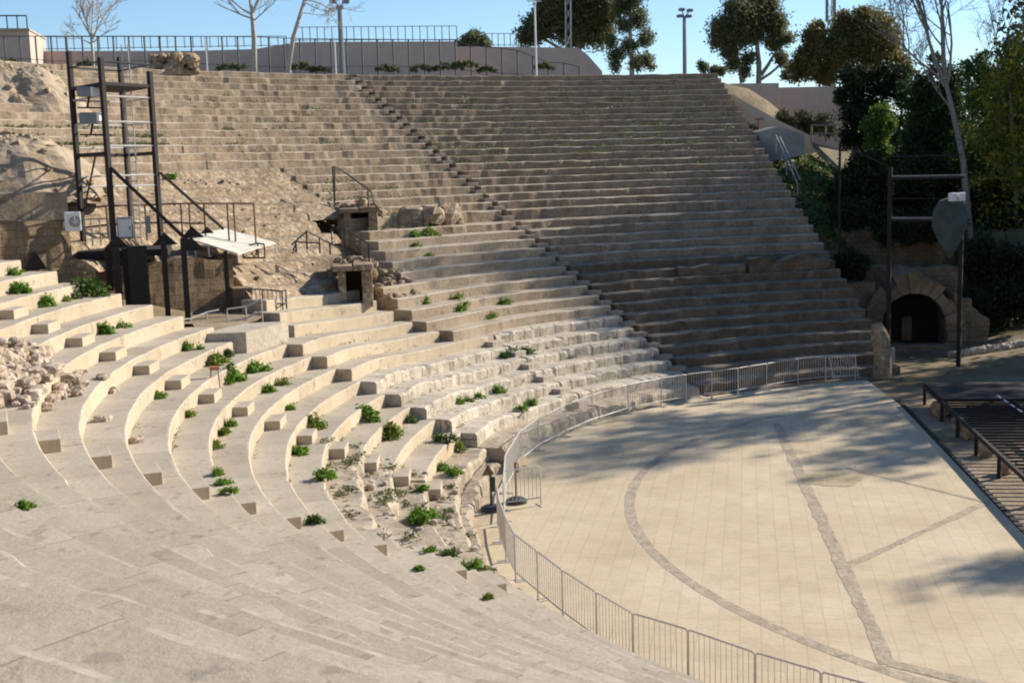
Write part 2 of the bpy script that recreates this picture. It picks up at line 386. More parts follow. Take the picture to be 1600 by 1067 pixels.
# stage ground, edged by a near-black strip painting its shadow line
ch=MB(); 
ch.quad([A-sdir*1+sn*.0+Vector((0,0,-.03)),A+sdir*45+Vector((0,0,-.03)),A+sdir*45-sn*30+Vector((0,0,-.03)),A-sdir*1-sn*30+Vector((0,0,-.03))])
tag(ch.build('stage_ground','dirt'),kind='structure')
ch=MB(); n=16
ch.box((A+sdir*20)-sn*.1+Vector((0,0,-.0)),(42,.16,.05),(sdir,sn,Vector((0,0,1))))
tag(ch.build('shadow_channel','hole'),kind='structure')
# ================================================================== THE SEATING
theatre=empty('stone_theatre',(0,0,0),'curved stone seating of an ancient theatre, grey treads and pale risers around the paved floor','theatre seating')
def segs(k):
    L=[]
    W=205
    if k<=13: L+=[(34,61.6,'upper',0),(62.15,82,'upper',1),(82,106,'upper',2)]
    elif k<=19: L+=[(34,61.6,'upper',0),(62.15,76.5,'upper',1),(76.5,105,'rub',2)]
    elif k<=21: L+=[(34,61.6,'upper',0),(62.15,77,'upper',1),(80,105,'rub',2)]
    elif k<=25: L+=[(34,61.6,'upper',0),(62.15,77+(k-21)*.8,'clean',1),(81.5+(k-22)*1.0,93+(k-22)*1.4,'rub',2)]
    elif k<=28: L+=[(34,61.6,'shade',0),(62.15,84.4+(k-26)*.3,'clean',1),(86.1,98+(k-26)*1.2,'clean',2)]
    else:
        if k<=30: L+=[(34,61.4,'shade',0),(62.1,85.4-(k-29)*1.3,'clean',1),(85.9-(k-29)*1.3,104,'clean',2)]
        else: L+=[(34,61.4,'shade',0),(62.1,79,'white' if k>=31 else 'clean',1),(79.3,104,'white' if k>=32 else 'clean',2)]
    if 15<=k<=21: L+=[(112,120.3,'clean',3),(120.3,142.1,'clean',4),(142.1,W,'clean',5)]
    if k>=22: 
        s=111-(k-22)*.65 if k<29 else 104
        L+=[(s,120.3,'clean',3)]
        if k>=34: L+=[(120.3,138.5+(k-34),'broken',4),(138.5+(k-34),142.1,'clean',4),(142.1,W,'clean',5)]
        else: L+=[(120.3,142.1,'clean',4),(142.1,W,'clean',5)]
    return L
AMP={'clean':(.012,.01),'upper':(.08,.045),'shade':(.09,.055),'white':(.07,.045),'broken':(.16,.09),'rub':(.07,.04)}
parts={}
for k in range(0,39):
    r0,z0=row_r(k),row_z(k); rb=row_r(k-1) if k else r0+1.0; zn=row_z(k+1) if k<38 else -.3
    if k==38: r0=19.12;rb=row_r(37)+.3
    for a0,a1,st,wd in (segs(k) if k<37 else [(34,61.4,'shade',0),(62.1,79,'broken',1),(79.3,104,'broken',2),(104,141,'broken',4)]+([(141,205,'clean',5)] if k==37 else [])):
        def roff(a):
            if k>=29 and 79<a<=104.1 and wd==2: return -.52*sm(92,104,a)
            if 26<=k<29 and 92<a<104: return -.3*sm(92,104,a)
            if 22<=k<31 and 70<a<86 and wd==1: return -.5*sm(72,84,a)
            return 0
        mb=parts.setdefault((st,wd),MB()); ar,az=AMP[st]
        step=.28/r0*57.3 if st in('clean','upper','shade') else (.16 if st!='rub' else .10)/r0*57.3
        N=max(1,int((a1-a0)/step)); cols=[]
        blk=random.Random(k*31+wd); edge=a0; bo=[0,0,0]
        for i in range(N+1):
            a=a0+(a1-a0)*i/N
            if a>=edge:
                L=(blk.uniform(.8,1.9) if st!='white' else blk.choice([.6,.9,1.3,1.8,2.4])); edge=a+L/r0*57.3
                s_={'clean':.35 if wd!=5 else .1,'upper':1.15,'shade':1.3,'white':1.,'broken':1.5,'rub':.6}[st]
                bo=[blk.uniform(-.03,.03)*s_,blk.uniform(-.02,.02)*s_,0]; joint=True
            else: joint=False
            arc=a*r0/57.3
            n1=nz(arc*1.1,k*3.1,1.); n2=nz(arc*1.1,k*3.1,9.); n3=nz(arc*3.1,k*2.3,5.)
            dr_=ar*(n1+.6*n3)+bo[0]; dz_=az*(n2+.5*n3)+bo[1]
            if st=='clean':
                # the odd chipped nosing
                c_=nz(arc*.9,k*5.7,20.)
                if c_>.5: dz_-=.03; dr_+=.03
            gap=.03 if (joint and st in('white','broken')) else 0
            if st=='rub':
                h_=(z0-zn)
                n4=.45*nz(arc*5,k*9.3,7.);n5=.45*nz(arc*5,k*9.3+4,7.);prof=[(r0-.12,zn+.0+.05*n5),(r0+.03+dr_,z0-h_*.5+dz_+.06*n4),(r0+.16+dr_+.1*n5,z0-.06+dz_),(r0+.42,z0+dz_+.08*n4),(rb-.1,z0+.02+.06*n5)]
            elif st=='broken':
                prof=[(r0-.04+dr_,zn-.06),(r0+dr_,z0-.12+dz_),(r0+.08+dr_,z0+dz_-gap-.03),(r0+.4+.1*n2,z0+dz_*.8+.05*n1-.03),(rb+.05,z0+.03*n2-.02)]
            else:
                bv=.03 if st=='clean' else (.035 if st!='white' else .07)
                prof=[(r0+dr_*.6,zn-.04),(r0+dr_,z0-bv+dz_-gap),(r0+bv+dr_+gap,z0+dz_-gap),(r0+.4,z0+dz_*.6),(rb+.06,z0+.006)]
                if st=='clean': prof.insert(3,(r0+bv+.045+.03*nz(arc*2,k*3.,51.),z0+dz_+.001))
            ro=roff(a)
            if ro: prof=[(p[0]+ro,p[1]) for p in prof[:-1]]+[prof[-1]]
            zo=zoff(a,k)
            if zo: prof=[(p[0],p[1]+(zo if k<38 or i_>0 else 0)) for i_,p in enumerate(prof)]
            cols.append((a,arc,[pol(p[0],a,p[1]) for p in prof]))
        rnd=k*7.37%3
        for i in range(N):
            A_,B_=cols[i],cols[i+1]
            for j in range(len(A_[2])-1):
                ua,ub=A_[1]+rnd,B_[1]+rnd
                if j==0: v0,v1=.06,.94
                else: nn=len(A_[2])-2; v0,v1=.06+(j-1)/nn*.88,.06+j/nn*.88
                v0+=k*1.; v1+=k*1.
                if (j==1 and (st=='clean' and nz(ua*.7,k*2.9,33.)>-.2 or st=='upper' and k>=8 and nz(ua*.5,k*2.9,33.)>-.02)) or (j==2 and st=='clean' and nz(ua*.45,k*1.9,43.)>-.02): mb.m2.add(len(mb.f))
                mb.quad([A_[2][j],B_[2][j],B_[2][j+1],A_[2][j+1]],[(ua,v0),(ub,v0),(ub,v1),(ua,v1)])
        for e in (cols[0],cols[-1]):       # end walls
            p=e[2]; lo=[Vector((q.x,q.y,z0-1.5)) for q in p];lp=[lo[0]]+p+[lo[-1]]
            mb.quad(lp,[(q.x+q.y,q.z) for q in lp])
NM={'clean':'seating_rows','upper':'upper_seating_rows','shade':'shade_darkened_rows','white':'marble_rows','broken':'broken_rows','rub':'ruined_slope'}
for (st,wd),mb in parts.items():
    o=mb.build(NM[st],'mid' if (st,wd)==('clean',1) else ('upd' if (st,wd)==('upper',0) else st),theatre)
    if st=='rub': o['label']='collapsed stretch of masonry where the seats have worn away'
    if st=='broken': o['label']='broken lowest rows with weeds between loose blocks'
    if st=='white': o['label']='whitish weathered stone rows nearest the floor'
# rim cap
rc=MB(); 
for i in range(0,200):
    a=34+i*.39; b=a+.39
    if a>106: break
    f=lambda t:.05*nz(t*2,3)
    rc.quad([pol(50.9,a,row_z(0)+.02+f(a)),pol(50.9,b,row_z(0)+.02+f(b)),pol(52.2,b,14.75+f(b)*2),pol(52.2,a,14.75+f(a)*2)])
    rc.quad([pol(50.9,a,row_z(0)-.1),pol(50.9,b,row_z(0)-.1),pol(50.9,b,row_z(0)+.02+f(b)),pol(50.9,a,row_z(0)+.02+f(a))])
rc.build('rim_cap','upper',theatre)
# stair flights
def flight(phi,ks,w_=.95,dep=.43,hf=.6,off=0.,label=None,mat='cleanb',jit=.02,dz=0):
    fl=empty('stair_flight',(0,0,0),None,None)
    fl.parent=theatre
    if label: fl['label']=label
    rnd=random.Random(int(phi*10))
    for k in ks:
        r0,z1=row_r(k),row_z(k+1)+zoff(phi,k+1)
        h=(row_z(k)-row_z(k+1))*hf+dz; a=phi+rnd.uniform(-jit,jit)*10; rc_=r0-dep/2+.02-off
        er=Vector((math.cos(R(a)),math.sin(R(a)),0)); et=Vector((-er.y,er.x,0))
        m=MB(); ctr=pol(rc_,a,z1+h/2-.02)
        m.box(ctr,(dep,w_*rnd.uniform(.93,1.05),h+.04),(er,et,Vector((0,0,1))))
        ob=m.build('step_block',mat,fl,ctr)
        bm=ob.modifiers.new('bevel','BEVEL'); bm.width=.015; bm.segments=2
    return fl
flight(142.05,list(range(20,34))+[35,36],label='straight flight of half-height step blocks nearest the viewer')
flight(120.2,range(22,37),label='flight of half-height step blocks crossing the pale rows left of the middle')
flight(79.3,range(31,37),.7,.4,.5,mat='white',jit=.06,label='broken narrow flight through the whitish lowest rows')
flight(61.9,range(0,36),.62,.43,.45,label='long straight flight climbing from the floor to the rim',jit=.005,mat='block')
# ================================================================== MASONRY NEAR THE PASSAGES
UP=Vector((0,0,1))
def flat(p): return Vector((p.x,p.y,0))
def rough_wall(name,mat,a,b,z0,z1,th,label,cat,seed=0,jit=.08,z1b=None,parent=None,top=.1):
    """wall from plan point a to b, irregular top; thickness th away from the camera"""
    a=flat(a);b=flat(b);d=(b-a);L=d.length;d.normalize();n=Vector((-d.y,d.x,0))
    if n.dot(a-flat(CAM))<0:n=-n
    N=max(2,int(L/.35));H=max(2,int(abs(z1-z0)/.35));m=MB();z1b=z1 if z1b is None else z1b
    def pt(i,j,s):
        t=i/N; zt=z1+(z1b-z1)*t+nz(t*L*.9,seed,2)*top*2+nz(t*L*3,seed,4)*top
        z=z0+(zt-z0)*j/H; o=nz(t*L*1.3,z*1.3,seed*3.3+s)*jit+nz(t*L*4,z*4,seed+s)*jit*.5
        return a+d*(L*t)+n*(o+(th if s else 0))+UP*z
    for s in (0,1):
        for i in range(N):
            for j in range(H):
                q=[pt(i,j,s),pt(i+1,j,s),pt(i+1,j+1,s),pt(i,j+1,s)]
                u=[(L*i/N,q[0].z),(L*(i+1)/N,q[1].z),(L*(i+1)/N,q[2].z),(L*i/N,q[3].z)]
                m.quad(q,u)
    for i in range(N): m.quad([pt(i,H,0),pt(i+1,H,0),pt(i+1,H,1),pt(i,H,1)],[(i*.3,0),(i*.3+.3,0),(i*.3+.3,th),(i*.3,th)])
    for i in (0,N):
        for j in range(H): m.quad([pt(i,j,0),pt(i,j+1,0),pt(i,j+1,1),pt(i,j,1)],[(0,j*.3),(0,j*.3+.3),(th,j*.3+.3),(th,j*.3)])
    base=(a+b)/2+UP*z0
    o=m.build(name,mat,parent,base)
    if not parent: tag(o,label,cat)
    elif label: o['label']=label
    return o
def zat(u,v,dist): return P(u,v,dist).z
# recess with the lighting tower: back wall, side pieces, sandstone wall
vest=empty('passage_ruin',flat(P(300,480,43))+UP*4,'roofless brown masonry passage room under the steel lighting tower','ruined room')
zb=3.6
rough_wall('back_wall','brown',P(128,480,42.8),P(368,480,44.6),zb,zat(300,404,43.9),1.2,None,None,3,parent=vest,z1b=zat(360,404,44.4))
rough_wall('side_step','brown',P(366,480,43.9),P(396,480,44.0),zb,zat(380,450,43.9),1.4,None,None,4,parent=vest)
rough_wall('side_step','brown',P(394,480,43.3),P(420,480,43.4),zb,zat(405,480,43.3),1.5,None,None,5,parent=vest)
o=rough_wall('sandstone_wall','brown',P(-70,440,41.0),P(118,470,42.6),4.6,zat(60,346,42.0),1.6,'brown sandstone wall at left edge with a small triangular hole','wall',8,.1)
nm=MB(); c=P(54,408,41.6)
vd=(flat(c)-flat(CAM)).normalized(); vr=Vector((vd.y,-vd.x,0))
nm2=MB()
for s in (0,):
    a_,b_,t_=c-vr*.34-UP*.28,c+vr*.36-UP*.28,c+vr*.05+UP*.3
    nm.quad([a_,b_,t_]); 
    for p,q in ((a_,b_),(b_,t_),(t_,a_)): nm.quad([p,q,q+vd*.5,p+vd*.5])
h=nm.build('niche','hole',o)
# stacked block ledges above the wall and terrain mounds
def ledge(u0,v0,u1,v1,dist,hpx,dep,lab,mat='clean',seed=1):
    a=P(u0,v0,dist);b=P(u1,v1,dist+.6); z1=(a.z+b.z)/2
    return rough_wall('stone_ledge',mat,a,b,z1-hpx/45-.4,z1,dep,lab,'stone ledge',seed,.05,top=.03)
ledge(-40,280,66,284,44.6,40,1.5,'upper weathered stone ledge stepping down toward the left edge','upper',2)
ledge(-40,304,104,300,43.9,24,1.4,'lower weathered stone ledge just above the sandstone wall','upper',5)
def mound(name,label,u,v,dist,rx,ry,h,mat,seed=0,cat='rubble mound',az=0,rough=.25,base=None):
    c=P(u,v,dist); z0=c.z if base is None else base
    m=MB();N=72;NR=34
    vd=(flat(c)-flat(CAM)).normalized(); vr=Vector((vd.y,-vd.x,0))
    def pt(i,j):
        a=2*PI*j/N; t=i/NR; wob=1+.25*nz(math.cos(a)*1.5,math.sin(a)*1.5,seed)
        x=rx*t*wob*math.cos(a); y=ry*t*wob*math.sin(a)
        z=h*max(-.9,(1-t**2.2*1.5))+ (1.2*nz(x*.9,y*.9,seed+5)+.7*nz(x*2.4,y*2.4,seed+9)+.5*abs(nz(x*5,y*5,seed+2))+.3*nz(x*11,y*11,seed+3))*rough*(1-.3*t)
        return flat(c)+vr*x+vd*y+UP*(z0+z-.25)
    for i in range(NR):
        for j in range(N): m.quad([pt(i,j),pt(i+1,j),pt(i+1,j+1),pt(i,j+1)])
    rq=random.Random(seed)
    for _ in range(40):
        i=rq.randint(1,NR-1);j=rq.randint(0,N-1);m.rock(pt(i,j),*(rq.uniform(.06,.26)*k_ for k_ in (1,.9,.7)),seed=rq.random()*1e5)
    return tag(m.build(name,mat,None,flat(c)+UP*z0),label,cat)
mound('rubble_mound','pale sandy rubble mound at the left edge above the stone ledges',28,268,47.5,3.2,3.0,1.5,'sand',2,rough=.18)
mound('rubble_mound','low stony mound just left of the lighting tower foot',75,284,46.5,1.7,1.6,.9,'rub',12,rough=.25)
mound('rubble_bank','ochre rubble bank at the rim in the upper left corner',8,150,61,3.3,3.0,1.6,'sand',4,rough=.32)
mound('rubble_bank','smaller ochre rubble bank just left of the tower top',66,140,62,1.4,2.2,1.1,'sand',24,rough=.28)
def rocks(name,label,pts,mat,cat,kind=None,group=None):
    m=MB()
    for i,(p,s) in enumerate(pts): m.rock(p,s*random.uniform(.8,1.3),s*random.uniform(.7,1.1),s*random.uniform(.5,.85),seed=random.random()*1e6)
    return tag(m.build(name,mat,None,pts[0][0]),label,cat,group,kind)
random.seed(9)
pts=[]
for i in range(90):
    u=random.uniform(240,309);v=random.uniform(86+4*abs(u-275)/35,112);pts.append((P(u,v,69.5+random.random()*1.4),random.uniform(.15,.4)))
rocks('masonry_block','lone rough masonry block standing on the rim before the fence',pts,'rub','masonry block')
random.seed(3)
for (u,v,s,lab) in [(640,328,.75,'pale masonry lump, left of the three lying on the rows'),(668,330,.95,'largest pale masonry lump, middle of the three on the rows'),(697,322,.85,'pale masonry lump, right of the three on the rows')]:
    p=on_tread(u,v+12); rocks('masonry_lump',lab,[(p+UP*s*.5,s)]+[(p+Vector((random.uniform(-1,1)*s,random.uniform(-1,1)*s,.1)),s*.3) for _ in range(4)],'rub','stone')
# rubble heap on the near left rows
pts=[]
for i in range(560):
    u=random.gauss(28,48);v=random.gauss(583,26)
    if u>130 or v<525 or v>640: continue
    if v<535+.25*max(0,u) : continue
    if u>75 and v<575: continue
    p=on_tread(u,v); hgt=.55*math.exp(-((u-20)/60)**2-((v-580)/30)**2)
    s=random.uniform(.05,.17) if random.random()<.85 else random.uniform(.17,.28)
    pts.append((p+UP*(s*.4+random.random()*hgt),s))
rocks('rubble_heap','heap of pinkish broken stones lying across the near rows at the left edge',pts,'heap','rubble',kind='stuff')
for j,(u,v,n,lab) in enumerate([(165,592,9,'few loose stones on a tread right of the big heap'),(160,657,9,'line of loose stones on a tread below the big heap'),(215,690,8,'loose white stones beside a small dark gap in the near rows'),(575,762,7,'small crumbled stone pile at the corner of the near rows')]):
    rocks('loose_stones',lab,[(on_tread(u+random.uniform(-8,8),v+random.uniform(-2,2))+UP*.04,random.uniform(.05,.13)) for _ in range(n)],'heap','rubble')
# debris on ruined slope
pts=[]
for i in range(190):
    u=random.uniform(240,560);v=random.uniform(272,450)
    if v>400 and u<400: continue
    pts.append((K(u,v)-UP*.02,random.uniform(.02,.07)*(2 if random.random()<.05 else 1)))
for i in range(60):
    u=random.uniform(590,650);v=random.uniform(425,470); pts.append((K(u,v)+UP*.1,random.uniform(.08,.25)))
rocks('slope_debris','loose debris scattered over the ruined masonry slope behind the canopy',pts,'rub','rubble',kind='stuff')
pts=[]
for i in range(110):
    a=random.uniform(118,140);r=random.uniform(19.3,22.6);q_=pol(r,a,0);pts.append((pol(r,a,surf(q_.x,q_.y)-.01),random.uniform(.03,.11)))
rocks('row_debris','loose blocks and debris on the broken lowest rows beside the barrier',pts,'white','rubble',kind='stuff')
# low ruined wall on the shaded rows
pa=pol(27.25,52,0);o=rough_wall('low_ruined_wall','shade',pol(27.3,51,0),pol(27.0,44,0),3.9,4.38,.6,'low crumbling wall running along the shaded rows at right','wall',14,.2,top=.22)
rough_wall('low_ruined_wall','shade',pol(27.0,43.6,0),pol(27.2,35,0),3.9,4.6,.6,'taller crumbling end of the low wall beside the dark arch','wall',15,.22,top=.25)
# passage mouths
def mouth(u0,u1,vt,vb,dist,label,lint=True):
    a=P(u0,vb,dist);b=P(u1,vb,dist);d=(flat(b)-flat(a));L=d.length;d.normalize();n=Vector((-d.y,d.x,0))
    if n.dot(flat(a)-flat(CAM))<0:n=-n
    z0=a.z-.2;z1=zat(u0,vt,dist);root=empty('passage_mouth',(flat(a)+flat(b))/2+UP*z0,label,'passage mouth')
    def bx(x0,x1,y0,y1,za,zb,name,mat,jit=.0):
        m=MB();m.box(flat(a)+d*((x0+x1)/2)+n*((y0+y1)/2)+UP*((za+zb)/2),(x1-x0,y1-y0,zb-za),(d,n,UP));return m.build(name,mat,root,flat(a)+d*((x0+x1)/2)+n*((y0+y1)/2)+UP*((za+zb)/2),bevel=.04)
    bx(-.3,0,.1,1.6,z0-.5,z1,'jamb','rub');bx(L,L+.4,-.1,1.6,z0-.5,z1,'jamb','rub')
    bx(-.5,L*.45,-.05,1.7,z1+.003,z1+.2,'lintel_block','rub');bx(L*.45+.02,L+.45,-.06,1.6,z1+.003,z1+.24,'lintel_block','brown' if lint else 'rub')
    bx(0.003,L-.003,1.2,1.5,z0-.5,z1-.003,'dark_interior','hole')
    return root
mouth(549,577,333,362,55.,'upper square passage mouth with a stone lintel under a bent handrail')
mouth(541,566,424,452,46.8,'lower dark passage mouth at the head of the stepped row ends',False)
for (u,v,d,n_,sp_,lab) in ((560,322,55.3,46,34,'broken masonry lumps packed around the upper passage mouth'),(552,412,47.3,50,30,'broken masonry lumps packed around the lower passage mouth')):
    pts=[]
    for _ in range(n_):
        uu=u+random.uniform(-1,1.1)*sp_;vv=v+random.uniform(-10,10)+abs(uu-u)*.35
        pts.append((P(uu,vv,d+.9+random.random()),random.uniform(.1,.3)))
    rocks('collapsed_masonry',lab,pts,'rub','rubble',kind='stuff')
# concrete landing
pb=K(386,552); k=tread(pb); zl=pb.z; pf=G(386,552,zl); zt=zat(385,519,math.hypot(pf.x-CAM.x,pf.y-CAM.y))
f=Vector((pf.x,pf.y,0)); r=flat(G(450,502,zt)); l=flat(G(312,522,zt)); bk=r+l-f
m=MB(); q=[f,r,bk,l]
for z_ in (zt,): m.quad([p+UP*zt for p in q])
for i in range(4): m.quad([q[i]+UP*(zl-1.2),q[(i+1)%4]+UP*(zl-1.2),q[(i+1)%4]+UP*zt,q[i]+UP*zt])
m2=MB();zf=zt-.012;m2.quad([flat(P(120,500,41.2))+UP*zf,flat(P(300,500,41.0))+UP*zf,l+UP*zf,bk+(bk-l)*.3+UP*zf,flat(P(440,470,46))+UP*zf,flat(P(120,470,46))+UP*zf]);m2.build('room_floor','dirt',vest)
tag(m.build('concrete_landing','conc',None,f+UP*zl),'pale concrete landing block in front of the brown room, carrying railings','landing')
# railings
def rail(name,label,posts,rails,bars=(),mat='galv',cat='railing',rad=.028,group=None):
    p0=Vector(posts[0][0]); root=empty(name,p0,label,cat,group)
    for a,b in posts: MB().tube([a,b],rad,6).build('post',mat,root,a)
    for pl in rails: MB().tube(pl,rad,6).build('rail',mat,root,pl[0])
    if bars:
        m=MB()
        for a,b in bars: m.tube([a,b],rad*.45,5)
        m.build('bars',mat,root,bars[0][0])
    return root
def vpost(u,vt,vb,dist):
    b=P(u,vb,dist);return (b,Vector((b.x,b.y,zat(u,vt,dist))))
p=[vpost(357,483,524,41.2),vpost(387,479,530,41.2),vpost(386+26,467,530,41.2)]
rail('ramp_handrail','pale steel double handrail standing on the front of the concrete landing',p,[[x[1] for x in p],[x[1]-UP*.38 for x in p]],mat='galv')
p=[vpost(300,498,528,41.8),vpost(325,488,520,42.2)]
rail('ramp_handrail','short pale double handrail inside the dark brown room',p,[[P(272,500,41.5),p[0][1],p[1][1],P(342,484,42.4)],[P(272,510,41.5),p[0][1]-UP*.32,p[1][1]-UP*.32]],mat='galv')
a0=P(386,455,43.6);a1=P(449,457,44.4);zt_=a0.z
p=[vpost(386,452,497,43.6),vpost(412,452,497,43.8),vpost(443,455,500,43.6),vpost(449,453,500,44.2)]
bars=[]
for i in range(9):
    t=(i+.5)/9; q=p[0][1].lerp(p[2][1],t); bars.append((q,q-UP*.9))
rail('landing_railing','grey barred railing at the right side of the concrete landing',p,[[x[1] for x in p],[x[1]-UP*.45 for x in p],[x[1]-UP*.9 for x in p]],bars,mat='dark')
p=[vpost(430,495,540,40.6),vpost(436,487,548,40.2)]
# bent handrails at the passages
def H(label,pts,posts,dist,mat='dark',group=None):
    pp=[P(u,v,d) for u,v,d in pts]
    return rail('handrail',label,[vpost(*q) for q in posts],[pp],mat=mat,rad=.035)
H('thin dark handrail sloping down above the upper passage mouth',[(523,322,56.5),(523,260,56.5),(548,276,55.8),(580,300,55),(585,318,54.6),(594,330,54.2)],[(523,260,326,56.5),(576,298,330,55)],55)
H('left of the two dark handrails between the passage mouths',[(455,383,47.5),(480,361,47.8),(510,377,48),(537,392,48)],[(480,361,390,47.8),(516,380,398,48)],48)
H('right dark handrail ending above the lower passage mouth',[(519,378,48.4),(519,357,48.8),(537,356,48.6),(577,382,48),(577,415,48)],[(537,356,425,48.6),(577,382,418,48),(519,357,384,48.8)],48)
H('low dark rail lying across the debris left of the passage mouths',[(458,392,47.2),(463,378,47.2),(500,380,47.4),(500,372,47.6)],[(463,378,394,47.2),(500,372,396,47.6)],47)
# ================================================================== LIGHTING TOWER
base=P(185,388,43.4)
tw=empty('lighting_tower',base,'tall black steel lighting tower of four posts standing on the brown room','lighting tower')
PA=[(131,386,110,80,44.6),(179,390,162,90,42.2),(206,372,187,90,46.0),(252,380,236,112,43.6)]
posts=[]
for i,(ub,vb,ut,vt,d) in enumerate(PA):
    b=P(ub,vb,d); zt=zat(ut,vt,d); posts.append((b,zt,d))
    wd=.145 if i!=2 else .11
    MB().bar(b,Vector((b.x,b.y,zt)),wd).build('post','black',tw,b)
zd=posts[0][0].z
def at(i,z): return Vector((posts[i][0].x,posts[i][0].y,z))
def zv(v,i=1): return zat(PA[i][2]+(v-PA[i][3])*(PA[i][0]-PA[i][2])/(PA[i][1]-PA[i][3]),v,PA[i][4])
for v,mat,wd in ((131,'black',.10),(240,'black',.12)):
    z=zv(v); m=MB()
    for i,j in ((0,1),(1,3),(3,2),(2,0)): 
        if v==240 and (i,j)==(1,3): continue
        m.bar(at(i,z),at(j,z),wd)
    m.build('cross_frame',mat,tw,at(0,z))
z=zv(131); m=MB(); c=(at(0,z)+at(1,z)+at(2,z)+at(3,z))/4; m.quad([at(0,z+.06),at(1,z+.06),at(3,z+.06).lerp(at(1,z+.06),.12),at(2,z+.06)]); m.quad([at(0,z-.05),at(2,z-.05),at(3,z-.05).lerp(at(1,z-.05),.12),at(1,z-.05)])
m.build('upper_deck','black',tw,c)
for v in (96,150,190,228,275,292):
    z=zv(v)
    for i,j in ((0,1),(1,3),(0,2),(2,3)): 
        if v>200 and (i,j) in ((0,1),): continue
        MB().tube([at(i,z),at(j,z)],.03,6).build('tie_bar','galv' if v!=96 else 'dark',tw,at(i,z))
lad=MB(); L0=P(212,385,44.6);L1=P(222,385,44.6)
for s in (L0,L1): lad.tube([s,Vector((s.x,s.y,zat(200,70,44.6)))],.025,6)
zz=L0.z+.3
while zz<zat(200,72,44.6): lad.tube([Vector((L0.x,L0.y,zz)),Vector((L1.x,L1.y,zz))],.016,5); zz+=.32
lad.build('ladder','galv',tw,L0)
MB().bar(P(172,262,42.2),P(297,380,42.6),.16,.10).build('brace','black',tw)
MB().bar(P(250,270,43.6),P(349,358,44.6),.08).build('brace','black',tw)
MB().bar(P(150,240,43.4),P(131,330,44.6),.05).build('brace','rust',tw)
# two floodlight housings on the tower
for j,(u0,u1,v0,v1,lab) in enumerate([(124,153,137,151,'upper'),(126,162,177,193,'lower')]):
    a=P(u0,(v0+v1)/2,43.4);b=P(u1,(v0+v1)/2,42.9);d=(b-a).normalized();hh=(v1-v0)/44
    root=empty('floodlight',(a+b)/2,f'{lab} of the two grey box floodlights with pale glass hung inside the tower','floodlight')
    ct=(a+b)/2; ax=(d,UP.cross(d).normalized(),UP)
    MB().box(ct,((b-a).length*.75,.5,hh),ax).build('housing','grey',root,ct,bevel=.03)
    gl=b-d*.02; MB().box(gl-d*.06,(.14,.46,hh*.95),ax).build('glass','whitep',root,gl,bevel=.02)
    MB().bar(ct-UP*hh/2,ct-UP*(hh/2+.35)-d*.1,.05).build('bracket','black',root,ct)
    MB().bar(ct-UP*(hh/2+.35)-d*.5,ct-UP*(hh/2+.35)+d*.7,.05).build('bracket','black',root,ct)
# deck under the tower with columns and gussets
dk=empty('steel_deck',base-UP*.2,'black steel deck with columns and gusset plates carrying the lighting tower','deck')
m=MB(); dz=zd-.08
q=[P(120,390,43.0),P(262,392,42.6),P(268,380,45.2),P(130,376,46.2)]
for z_ in (dz,): m.quad([flat(x)+UP*z_ for x in q])
for i in range(4): a,b=q[i],q[(i+1)%4]; m.quad([flat(a)+UP*(dz-.22),flat(b)+UP*(dz-.22),flat(b)+UP*dz,flat(a)+UP*dz])
m.quad([flat(x)+UP*(dz-.22) for x in reversed(q)])
m.build('deck_plate','black',dk,q[0])
for u,v0,v1,d,wd in ((186,388,462,41.9,.22),(220,384,478,42.0,.62),(200,388,470,42.1,.16),(262,378,482,42.0,.16),(294,372,498,41.9,.17),(357,392,476,42.6,.12),(172,388,440,42.2,.2)):
    b=P(u,v1,d); MB().bar(Vector((b.x,b.y,b.z-.3)),Vector((b.x,b.y,zat(u,v0,d))),wd,.16,up=vd).build('column','black',dk,b)
for u,v,d,s in ((183,388,42.0,.42),(258,383,42.3,.42),(300,392,42.0,.45),(301,372,45.6,.42),(324,365,45.8,.25)):
    c=P(u,v,d); m=MB(); a,b,t=c-vr*s,c+vr*s,c+UP*s*1.0
    m.quad([a,b,t]); m.quad([t+vd*.04,b+vd*.04,a+vd*.04])
    for p_,q_ in ((a,b),(b,t),(t,a)): m.quad([p_,q_,q_+vd*.04,p_+vd*.04])
    m.build('gusset_plate','black',dk,c)
# deck railing
p=[vpost(132,326,386,45.8),vpost(170,322,380,45.8),vpost(230,320,376,46.5),vpost(286,318,378,46.5),vpost(299,318,380,46.6),vpost(322,318,380,46.6),vpost(359,318,390,46.8),vpost(369,318,390,46.8),vpost(401,318,398,46.8)]
rail('deck_railing','rust brown railing around the back of the steel deck',p,[[x[1] for x in p],[x[0].lerp(x[1],.5) for x in p[:6]]],mat='rust',rad=.035)
p=[vpost(134,344,384,42.6),vpost(145,342,384,42.6),vpost(158,342,384,42.5),vpost(172,342,384,42.4)]
rail('deck_guard','short grey guard rail at the left front of the steel deck',p,[[x[1] for x in p],[x[0].lerp(x[1],.45) for x in p]],mat='grey',rad=.025)
